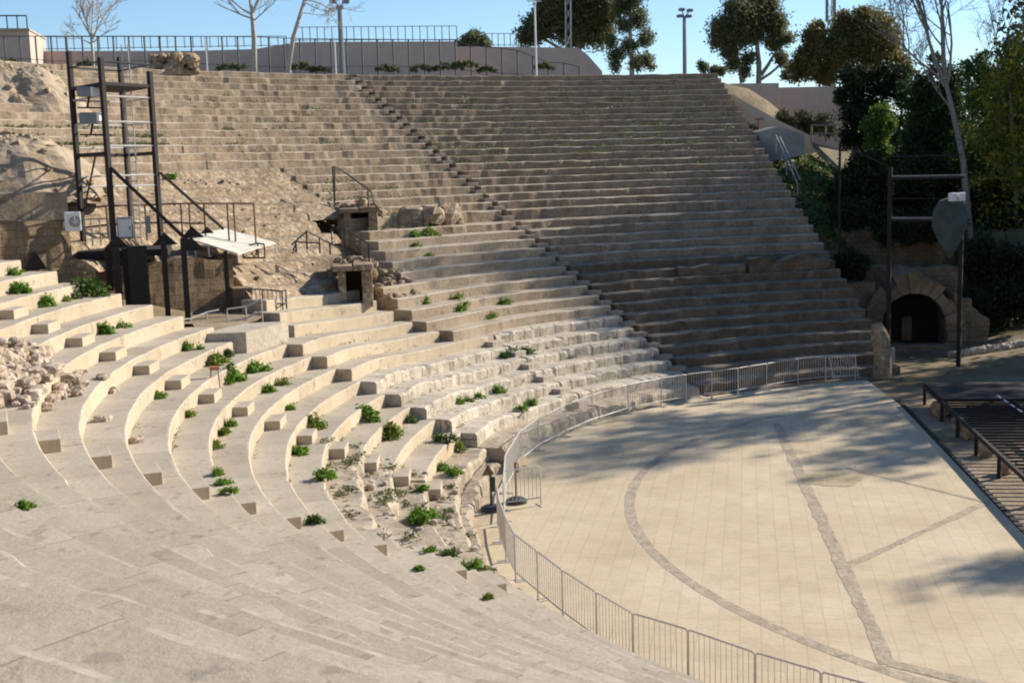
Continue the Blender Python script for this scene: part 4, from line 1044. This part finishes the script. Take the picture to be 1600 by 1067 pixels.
def twiggy(m,p,d,L,r_,lvl,rnd,spread=.6,up=.25):
    n=4;pts=[p];q=p.copy();dd=d.copy()
    for i in range(n):
        dd=(dd+Vector((rnd.gauss(0,1),rnd.gauss(0,1),rnd.gauss(0,1)))*.10+UP*.04).normalized(); q=q+dd*L/n; pts.append(q.copy())
    m.tube(pts,[r_*(1-.6*i/n) for i in range(n+1)],4 if r_<.04 else 6,False)
    if lvl>0:
        for i in range(rnd.randint(3,5)):
            t=rnd.uniform(.3,1);k_=min(n-1,int(t*n));s=pts[k_].lerp(pts[k_+1],t*n-k_ if t<1 else 1)
            nd=(dd+Vector((rnd.gauss(0,1),rnd.gauss(0,1),rnd.gauss(0,1)))*spread+UP*up).normalized()
            twiggy(m,s,nd,L*rnd.uniform(.5,.75),max(.012,r_*.5),lvl-1,rnd,spread,up)
def bare(name,label,dist,trunk,starts,bark,seed,L=3,lvl=3,leaves=None,perp=True,group='bare trees'):
    rnd=random.Random(seed);D=PD if perp else P
    base=D(trunk[0][0],trunk[0][1],dist);base.z=min(base.z,ground_z(base.x,base.y))-.3
    root=empty(name,base,label,'tree',group);m=MB();pts=[D(u,v,dist) for u,v,r_ in trunk];pts[0]=base.copy()
    m.tube(pts,[r_ for u,v,r_ in trunk],8);m.build('trunk',bark,root,base,smooth=True)
    m=MB()
    for (u,v,du,dv,l,r_) in starts:
        s=D(u,v,dist);e=D(u+du,v+dv,dist);twiggy(m,s,(e-s).normalized(),l,r_,lvl,rnd)
    m.build('branches',bark,root,base)
    if leaves:
        mm=MB()
        vs=m.v
        for _ in range(leaves[1]): c=Vector(rnd.choice(vs))+Vector((rnd.gauss(0,.25),rnd.gauss(0,.25),rnd.gauss(0,.25)));mm.leaf(c,leaves[2],rnd)
        mm.build('leaves',leaves[0],root,base)
    return root
# behind the rim, left to right
bare('bare_tree','small fuzzy bare tree behind the fence at far left',84,[(146,112,.12),(145,85,.09),(143,55,.07)],[(143,58,-22,-38,2.2,.06),(143,58,2,-40,2.3,.06),(143,60,24,-34,2.2,.06),(144,70,-32,-16,1.7,.045),(144,68,34,-18,1.8,.045),(143,55,-8,-30,2,.05),(144,64,14,-25,2,.05),(143,62,-16,-28,1.8,.05)],'twig',11,lvl=3)
bare('bare_tree','upright bare tree forking above the fence, left of the leaning trunk',82,[(396,114,.19),(397,60,.16),(394,22,.13)],[(394,22,-16,-40,3.2,.12),(394,22,14,-40,3.2,.12),(395,30,-50,-16,2.6,.06),(395,35,30,-25,1.8,.05),(394,24,-35,-25,2.6,.07)],'barkp',23,lvl=3)
bare('bare_tree','leaning pale bare trunk behind the fence',81,[(442,114,.17),(458,60,.14),(479,-8,.11)],[(479,-8,10,-30,2.5,.09),(476,4,30,14,1.6,.04),(470,20,34,6,1.3,.03),(478,0,22,4,2.0,.05)],'barkp',31,lvl=3)
tree('round_bush','round dark green bush above the middle wall',106,[(742,64,18),(728,68,12),(758,68,12),(718,70,7)],'euc',2600,.32,[[(742,76,.15),(742,62,.1)]],seed=3,cat='bush',group=None)
tree('eucalyptus_tree','dark dense eucalyptus with a lattice mast rising through it',116,[(915,18,44),(870,25,36),(838,42,26),(822,55,18),(940,45,30),(900,50,28),(860,5,30),(945,10,30),(920,-25,40),(870,-22,34)],'euc',24000,.42,[[(900,118,.4),(905,60,.3),(910,20,.2)],[(905,62,.2),(870,30,.1)],[(905,55,.2),(940,25,.1)],[(895,90,.2),(835,50,.08)]],seed=5)
tree('eucalyptus_tree','sparse open eucalyptus with dangling foliage just right of the dark one',112,[(985,5,18),(1000,30,16),(975,40,14),(1008,60,14),(985,72,15),(1012,92,13),(965,85,14),(992,100,13),(1018,103,7),(955,65,12),(960,104,10),(968,12,14),(1000,-12,16)],'euc',8500,.32,[[(988,118,.28),(985,60,.2),(985,10,.12)],[(986,80,.12),(1008,50,.05)],[(986,70,.12),(962,60,.05)]],seed=6,bark='barkp',clump=.22,hollow=.1)
tree('eucalyptus_tree','tall eucalyptus with sky gaps in its lower crown, right of the floodlight post',100,[(1150,22,28),(1185,18,30),(1212,35,22),(1128,45,22),(1118,65,13),(1160,55,20),(1140,78,16),(1215,62,18),(1185,52,16),(1170,92,12),(1222,92,12),(1145,100,11),(1200,5,20),(1165,112,9),(1232,60,9),(1228,118,8)],'euc',19000,.34,[[(1190,134,.28),(1186,100,.22),(1178,50,.14)],[(1160,130,.22),(1152,90,.15),(1150,50,.1)],[(1189,118,.18),(1222,70,.08)],[(1188,125,.14),(1232,95,.07)]],seed=8,clump=.2,hollow=.15)
tree('low_bush','small dark bush at the rim left of the tall eucalyptus',96,[(1100,106,9),(1115,110,8),(1094,98,4),(1128,112,7)],'euc',1200,.28,[],seed=9,cat='bush',group=None)
tree('rounded_tree','big rounded olive green tree behind the guyed mast',104,[(1330,70,44),(1365,62,44),(1350,35,26),(1385,90,38),(1300,85,26),(1262,95,30),(1270,60,22),(1245,110,18),(1290,118,20),(1400,110,28),(1335,112,30),(1280,45,14),(1320,28,14)],'oliv',32000,.40,[[(1340,150,.5),(1340,90,.3)]],seed=10,clump=.13)
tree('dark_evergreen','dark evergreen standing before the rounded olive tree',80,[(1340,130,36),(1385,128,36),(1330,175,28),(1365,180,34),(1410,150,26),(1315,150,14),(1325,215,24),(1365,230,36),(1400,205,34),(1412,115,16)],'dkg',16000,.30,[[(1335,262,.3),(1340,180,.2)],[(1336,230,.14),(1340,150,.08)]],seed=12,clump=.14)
tree('bright_shrub','bright yellow green upright shrub in front of the dark evergreen',74,[(1375,178,18),(1360,192,16),(1390,192,15),(1372,215,22),(1378,245,20),(1360,232,14),(1380,268,15)],'brg',6500,.24,[[(1375,300,.12),(1375,230,.08)]],seed=14,cat='shrub',group=None)
tree('feathery_tree','feathery mid green tree right of the bright shrub',78,[(1420,135,15),(1412,150,16),(1435,160,26),(1460,170,30),(1430,200,28),(1470,215,34),(1440,245,34),(1500,150,28),(1515,110,22),(1530,95,16),(1500,200,32),(1520,160,26),(1490,262,30)],'brg2','x',.26,[[(1455,330,.25),(1460,200,.15)]],seed=15) if 0 else tree('feathery_tree','feathery mid green tree right of the bright shrub',78,[(1420,135,15),(1412,150,16),(1435,160,26),(1460,170,30),(1430,200,28),(1470,215,34),(1440,245,34),(1500,150,28),(1515,110,22),(1530,95,16),(1500,200,32),(1520,160,26),(1490,262,30),(1530,230,34),(1560,200,34),(1600,160,36),(1590,250,40),(1545,120,26),(1580,130,26),(1440,190,26),(1480,300,34),(1540,300,40)],'midg',20000,.28,[[(1455,330,.25),(1460,200,.15)]],seed=15)
bare('bare_tree','tall slender pale bare tree rising past the shield panel at right',70,[(1524,492,.24),(1518,400,.2),(1505,250,.16),(1490,180,.14),(1478,130,.11)],[(1478,132,-30,-60,5,.12),(1478,132,-8,-90,5.6,.12),(1482,140,-70,-95,4.2,.08),(1480,135,8,-90,4.4,.08),(1479,130,-18,-110,6,.1),(1490,180,-60,-70,3,.05)],'bark',41,lvl=4,perp=False)
tree('yellow_leaved_tree','tree with bright yellow leaves at the right edge',73,[(1560,120,34),(1590,90,34),(1545,150,26),(1590,150,36),(1560,190,34),(1600,210,40),(1545,230,30),(1580,260,40),(1540,285,20),(1620,120,40),(1600,300,30),(1560,80,16),(1620,60,30),(1530,200,26),(1570,240,36),(1610,260,40),(1560,330,34),(1600,370,40),(1530,300,26)],'yel',5200,.30,[[(1590,420,.2),(1585,250,.12),(1575,120,.06)]],seed=17,clump=.3,hollow=.2,perp=False)
bare('bare_tree','thin bare twigs rising beside the yellow leaved tree',75,[(1560,420,.10),(1562,250,.07),(1560,120,.05)],[(1560,122,-6,-60,3,.05),(1560,120,16,-60,3,.05),(1560,140,-22,-50,2.4,.04),(1562,150,36,-50,3,.04)],'bark',43,lvl=3,perp=False)
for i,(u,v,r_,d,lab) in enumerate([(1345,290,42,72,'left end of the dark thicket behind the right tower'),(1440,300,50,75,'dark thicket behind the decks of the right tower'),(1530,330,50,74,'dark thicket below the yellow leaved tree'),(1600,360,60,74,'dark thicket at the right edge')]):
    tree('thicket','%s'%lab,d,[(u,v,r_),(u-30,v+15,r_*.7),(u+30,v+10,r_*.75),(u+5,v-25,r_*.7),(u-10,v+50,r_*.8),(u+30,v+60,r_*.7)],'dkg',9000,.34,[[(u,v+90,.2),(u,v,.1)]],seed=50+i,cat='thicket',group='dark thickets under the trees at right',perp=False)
tree('green_tree','broad green tree behind the yellow leaved tree',79,[(1545,150,34),(1590,130,40),(1560,200,44),(1600,230,50),(1540,260,40),(1620,180,50),(1575,300,50),(1530,110,18),(1580,80,22),(1500,240,30)],'midg',16000,.34,[[(1580,430,.25),(1580,250,.15)]],seed=18,perp=False)
tree('green_tree','dark green tree filling behind the right tower top',81,[(1440,140,26),(1470,130,24),(1450,175,32),(1485,170,30),(1430,215,34),(1480,215,36),(1455,255,36),(1500,250,34),(1410,260,30),(1465,100,14)],'dkmid',14000,.34,[[(1460,330,.25),(1455,220,.15)]],seed=19,perp=False)
for i,(u,v,r_,d,lab) in enumerate([(1330,330,20,dA+4.5,'ivy hanging over the left end of the tall dark wall'),(1400,350,24,dA+5.2,'ivy hanging over the middle of the tall dark wall'),(1465,345,24,dA+5.5,'ivy hanging over the tall dark wall behind the shield panel'),(1540,400,30,dA+4.5,'ivy over the low pale topped wall at right'),(1600,410,34,dA+4.5,'ivy over the low wall at the right edge'),(1330,410,16,dA+1.2,'dark plant in the corner left of the arch'),(1525,470,20,dA+2.6,'dark plant beside the stepped stub wall'),(1580,465,28,dA+3,'dark bush on the bank at the right edge')]):
    tree('ivy_clump',lab,d,[(u,v,r_),(u-r_,v+4,r_*.8),(u+r_,v+2,r_*.8),(u-r_*.5,v+r_*.8,r_*.7),(u+r_*.6,v+r_*.8,r_*.7)],'dkg',3600,.24,[],seed=150+i,cat='ivy' if 'ivy' in lab else 'plant',group=None,perp=False)
# shrubs before the right pink walls and along the fence
for i,(u,v,r_,d,lab) in enumerate([(1225,185,13,82,'greyish shrub below the left pale wall'),(1252,190,16,83,'tallest dry shrub below the right pale wall'),(1285,192,17,83,'brownish shrub beside the dark evergreen')]):
    tree('dry_shrub',lab,d,[(u,v,r_),(u+12,v+8,r_*.8),(u-10,v+8,r_*.7)],'shrub',2200,.22,[],seed=70+i,cat='shrub',group='dry shrubs below the pale walls',perp=False)
rnd=random.Random(77)
for i,(u,v,r_,lab) in enumerate([(360,98,13,'low shrub behind the fence right of the masonry block'),(470,98,12,'low shrub at the foot of the leaning trunk'),(500,102,9,'small shrub left of the three headed lamp post'),(605,101,11,'low shrub behind the middle of the fence'),(660,100,11,'low shrub below the higher pinkish wall'),(700,97,13,'dark shrub at the step of the two middle walls'),(727,94,12,'yellowish shrub where the fence drops'),(760,102,8,'low weeds below the sloping ended wall'),(850,97,9,'small bright bush at the fence end'),(18,92,11,'dark bush below the corner building'),(135,94,9,'low shrub behind the fence at the small bare tree')]):
    tree('fence_shrub',lab,85.5,[(u,v+5,r_*.55),(u+r_*.8,v+7,r_*.5),(u-r_*.8,v+7,r_*.45),(u+r_*1.6,v+9,r_*.35),(u-r_*1.5,v+9,r_*.4)],'shrubg',700,.17,[],seed=90+i,cat='shrub',group='shrubs along the rim fence')
# tall trees out of the frame to the right (their shade falls on the floor and seats)
for i,(x,y,h,r_) in enumerate([(33,-5,19,4.5),(39,-8,21,5),(27,-16,16,3.6),(24,-21,14,3),(35,-14,17,4),(32,-9,17,4),(47,-4,20,5),(42,5.5,17,4.5),(48,3,19,5.5),(38.5,7,18,4.2),(45,7,18,4.5),(30.5,0,8,3),(35,4,8.5,3.4),(39,5,10,3.8),(43,2,13,4),(20.2,-16.2,20.5,3.0)]):
    rr=random.Random(200+i);b=Vector((x,y,ground_z(x,y)-.2));root=empty('eucalyptus_tree',b,'tall eucalyptus beside the stage beyond the right edge','tree','trees beside the stage')
    m=MB();m.tube([b,b+UP*h*.5+Vector((.3,.2,0)),b+UP*h*.85],[.3,.2,.08],8)
    bl=[]
    for k_ in range(12):
        a_=rr.random()*6.28;z=h*rr.uniform(.22,.98);o=r_*rr.uniform(.3,.9)*(1-.4*abs(z/h-.65));c=b+Vector((math.cos(a_)*o,math.sin(a_)*o,z));m.tube([b+UP*z*.75,c],[.09,.03],5);bl.append((c,r_*rr.uniform(.3,.5)))
    m.build('trunk','bark',root,b,smooth=True);m=MB()
    for c,q in bl:
        for _ in range(26):
            cc=c+Vector((rr.gauss(0,1),rr.gauss(0,1),rr.gauss(0,.8)))*q*.5
            for __ in range(14): m.leaf(cc+Vector((rr.gauss(0,1),rr.gauss(0,1),rr.gauss(0,1)))*.28,.4,rr,.3)
    m.build('crown','euc',root,b)
# weeds on the steps
WE=[(14,424,11,'at the left edge under the sandstone wall'),(22,458,13,'at the left edge, second row below the wall'),(68,480,13,'near the left edge beside a half step'),(100,468,6,'in the corner below the sandstone wall'),(158,522,12,'on the long row leading to the brown room'),(186,508,7,'close to the brown room corner stone'),(222,562,8,'spiky, above the fourth half step block'),(290,545,12,'bushy, in front of the brown stone ledge'),(332,562,15,'large, left of the concrete landing base'),(352,552,9,'dark, right against the concrete landing base'),(362,596,15,'large, beside the small red stand'),(392,577,14,'right of the small red stand'),(412,605,9,'left one of the row on the bright riser'),(432,595,9,'right one of the row on the bright riser'),(247,622,8,'on the bright curved riser, left group'),(293,652,8,'small yellowish, on the bright curved riser'),(350,660,9,'top of the long strip on the curved riser'),(342,678,9,'yellowish middle of the long strip on the curved riser'),(336,700,9,'yellowish foot of the long strip on the curved riser'),(338,742,8,'upper part of the slanting strip on the near treads'),(350,756,8,'middle of the slanting strip on the near treads'),(361,772,8,'lower part of the slanting strip on the near treads'),(447,636,7,'small, above the eighth half step block'),(484,664,12,'bushy, above the ninth half step block'),(456,704,12,'tall, left of the tenth half step block'),(505,748,12,'narrow, against the curved riser near the middle'),(490,818,10,'dark, on the near treads between two stair blocks'),(567,652,15,'large, below the big corner block'),(603,682,15,'large, on the riser left of the broken rows'),(634,650,9,'dark, in the stair gap beside the big corner block'),(650,632,8,'small, at the top of the stair gap'),(648,812,16,'largest, on the broken rows near the barrier'),(660,820,12,'right half of the pair on the broken rows'),(619,732,9,'at the riser end beside the last half steps'),(630,740,7,'tiny, right of the last half steps'),(683,726,8,'small, on the broken pale rows'),(708,742,10,'slanting, on the broken pale rows'),(697,690,10,'dark, under the lowest large step block'),(712,688,9,'dark, right of the lowest large step block'),(658,765,8,'small, on crumbled ground of the broken rows'),(672,862,8,'low, spread before the broken rows'),(702,872,11,'dark, spread before the broken rows'),(738,885,9,'left of the pair near the near barrier run'),(750,893,9,'right of the pair near the near barrier run'),(655,890,6,'small, in a stair gap of the near rows'),(765,935,6,'yellowish, beside the lowest near step'),(38,794,9,'lying alone on the near treads at the left edge'),(712,626,7,'left end of the long strip on the whitish rows'),(728,618,7,'second of the long strip on the whitish rows'),(744,610,7,'third of the long strip on the whitish rows'),(775,602,8,'right end of the long strip on the whitish rows'),(815,642,7,'left of the pair on the lowest whitish row'),(828,634,8,'right of the pair on the lowest whitish row'),(765,668,6,'small, on the lowest whitish row'),(787,545,8,'left part of the dark patch at the narrow flight'),(803,553,9,'middle of the dark patch at the narrow flight'),(818,545,8,'right part of the dark patch at the narrow flight'),(655,460,11,'left of the three above the whitish rows'),(704,458,9,'middle of the three above the whitish rows'),(718,471,12,'widest of the three above the whitish rows'),(785,463,7,'alone, right of the three above the whitish rows'),(768,498,7,'on a pale riser left of the long flight'),(645,360,9,'below the pale masonry lumps, left'),(668,356,10,'below the pale masonry lumps, right'),(649,373,6,'on the row under the pale masonry lumps'),(262,272,8,'beside the tower at the top of the ruined slope'),(130,462,20,'dark, in the shade under the steel deck'),(28,308,13,'dark bush on the upper ledge at the left edge'),(895,640,5,'behind the far barriers'),(668,395,5,'tiny, on the clean rows under the masonry lumps')]
def weed(i,u,v,s,lab):
    rnd=random.Random(900+i); p=on_tread(u,v); dist=(p-CAM).length; rr=s*dist/FPX*1.5
    mat='weedy' if ('yellow' in lab or i%5==3) else ('dkg2' if 'dark' in lab else 'weed')
    root=empty('weed_tuft',p,'green tuft '+lab,'weed','weeds growing on the steps')
    m=MB()
    for k_ in range(rnd.randint(7,12)):
        a_=rnd.random()*6.28;e=Vector((math.cos(a_),math.sin(a_),0))*rr*rnd.uniform(.2,.8)+UP*rr*rnd.uniform(.5,1.1);m.tube([p,p+e*.55+UP*rr*.15,p+e],[.008,.006,.003],4,False)
    m.build('stems','weedy',root,p)
    m=MB();nl=int(150+s*34);sz=max(.05,min(.16,rr*.36))
    fx=rnd.uniform(.8,1.45);fz=rnd.uniform(.45,.95);ea=rnd.random()*3.14;nc=rnd.randint(7,13);cl=[]
    for k_ in range(nc):
        a_=rnd.random()*6.28;t=rnd.random()**.6;X_=math.cos(a_)*t*fx;Y_=math.sin(a_)*t/fx*.9;cl.append(p+Vector((X_*math.cos(ea)-Y_*math.sin(ea),X_*math.sin(ea)+Y_*math.cos(ea),0))*rr+UP*rr*rnd.uniform(.1,1.1)*(1.15-t*.8)*fz)
    for _ in range(nl):
        c=rnd.choice(cl)+Vector((rnd.gauss(0,1),rnd.gauss(0,1),rnd.gauss(0,1)))*rr*.2; c.z=max(c.z,p.z+.01)
        m.leaf(c,sz,rnd,.8)
    m.build('leaves',mat,root,p)
for i,w_ in enumerate(WE): weed(i,*w_)
# sparse grass and small weeds on the worn upper rows, too many to count
m=MB();rnd=random.Random(5)
def grasspatch(a,k,n,sz,spread):
    for _ in range(n):
        aa=a+rnd.gauss(0,spread);r_=row_r(k)+rnd.uniform(.1,.8)+.0;c=pol(r_,aa,row_z(k)+rnd.uniform(0,.15))
        m.leaf(c,sz*rnd.uniform(.6,1.3),rnd,1)
for _ in range(420):
    a=34+28*rnd.random()**.8 if rnd.random()<.8 else rnd.uniform(60,78);k=int(rnd.triangular(1,17,12))
    if nz(a*.25,k*.5,3)<-.05: continue
    grasspatch(a,k,rnd.randint(14,50),.12,rnd.uniform(.15,.7))
for _ in range(60): grasspatch(rnd.uniform(83,103),rnd.choice([9,10,11,11,10]),rnd.randint(25,70),.13,.7)
for _ in range(40): grasspatch(rnd.uniform(68,76),rnd.choice([16,17,18,21,20]),rnd.randint(15,40),.11,.5)
for _ in range(46):
    a=rnd.uniform(118,141);r_=rnd.uniform(19.3,22.8);q_=pol(r_,a,0);zq=surf(q_.x,q_.y)
    for __ in range(rnd.randint(20,60)): m.leaf(pol(r_+rnd.gauss(0,.1),a+rnd.gauss(0,.25),zq+rnd.uniform(0,.1)),.09,rnd,1)
for _ in range(170):
    a=rnd.uniform(63,141);k=rnd.randint(29,36);r_=row_r(k-1)-rnd.uniform(.0,.08)-(.5*sm(92,104,a) if a<104 else 0);zq=row_z(k)+zoff(a,k)
    for __ in range(rnd.randint(3,14)): m.leaf(pol(r_+rnd.gauss(0,.04),a+rnd.gauss(0,.4),zq+rnd.uniform(0,.08)),.07,rnd,1)
tag(m.build('row_grass','shrubg'),'thin grass and tiny weeds sprouting along the worn upper rows','grass',kind='stuff')
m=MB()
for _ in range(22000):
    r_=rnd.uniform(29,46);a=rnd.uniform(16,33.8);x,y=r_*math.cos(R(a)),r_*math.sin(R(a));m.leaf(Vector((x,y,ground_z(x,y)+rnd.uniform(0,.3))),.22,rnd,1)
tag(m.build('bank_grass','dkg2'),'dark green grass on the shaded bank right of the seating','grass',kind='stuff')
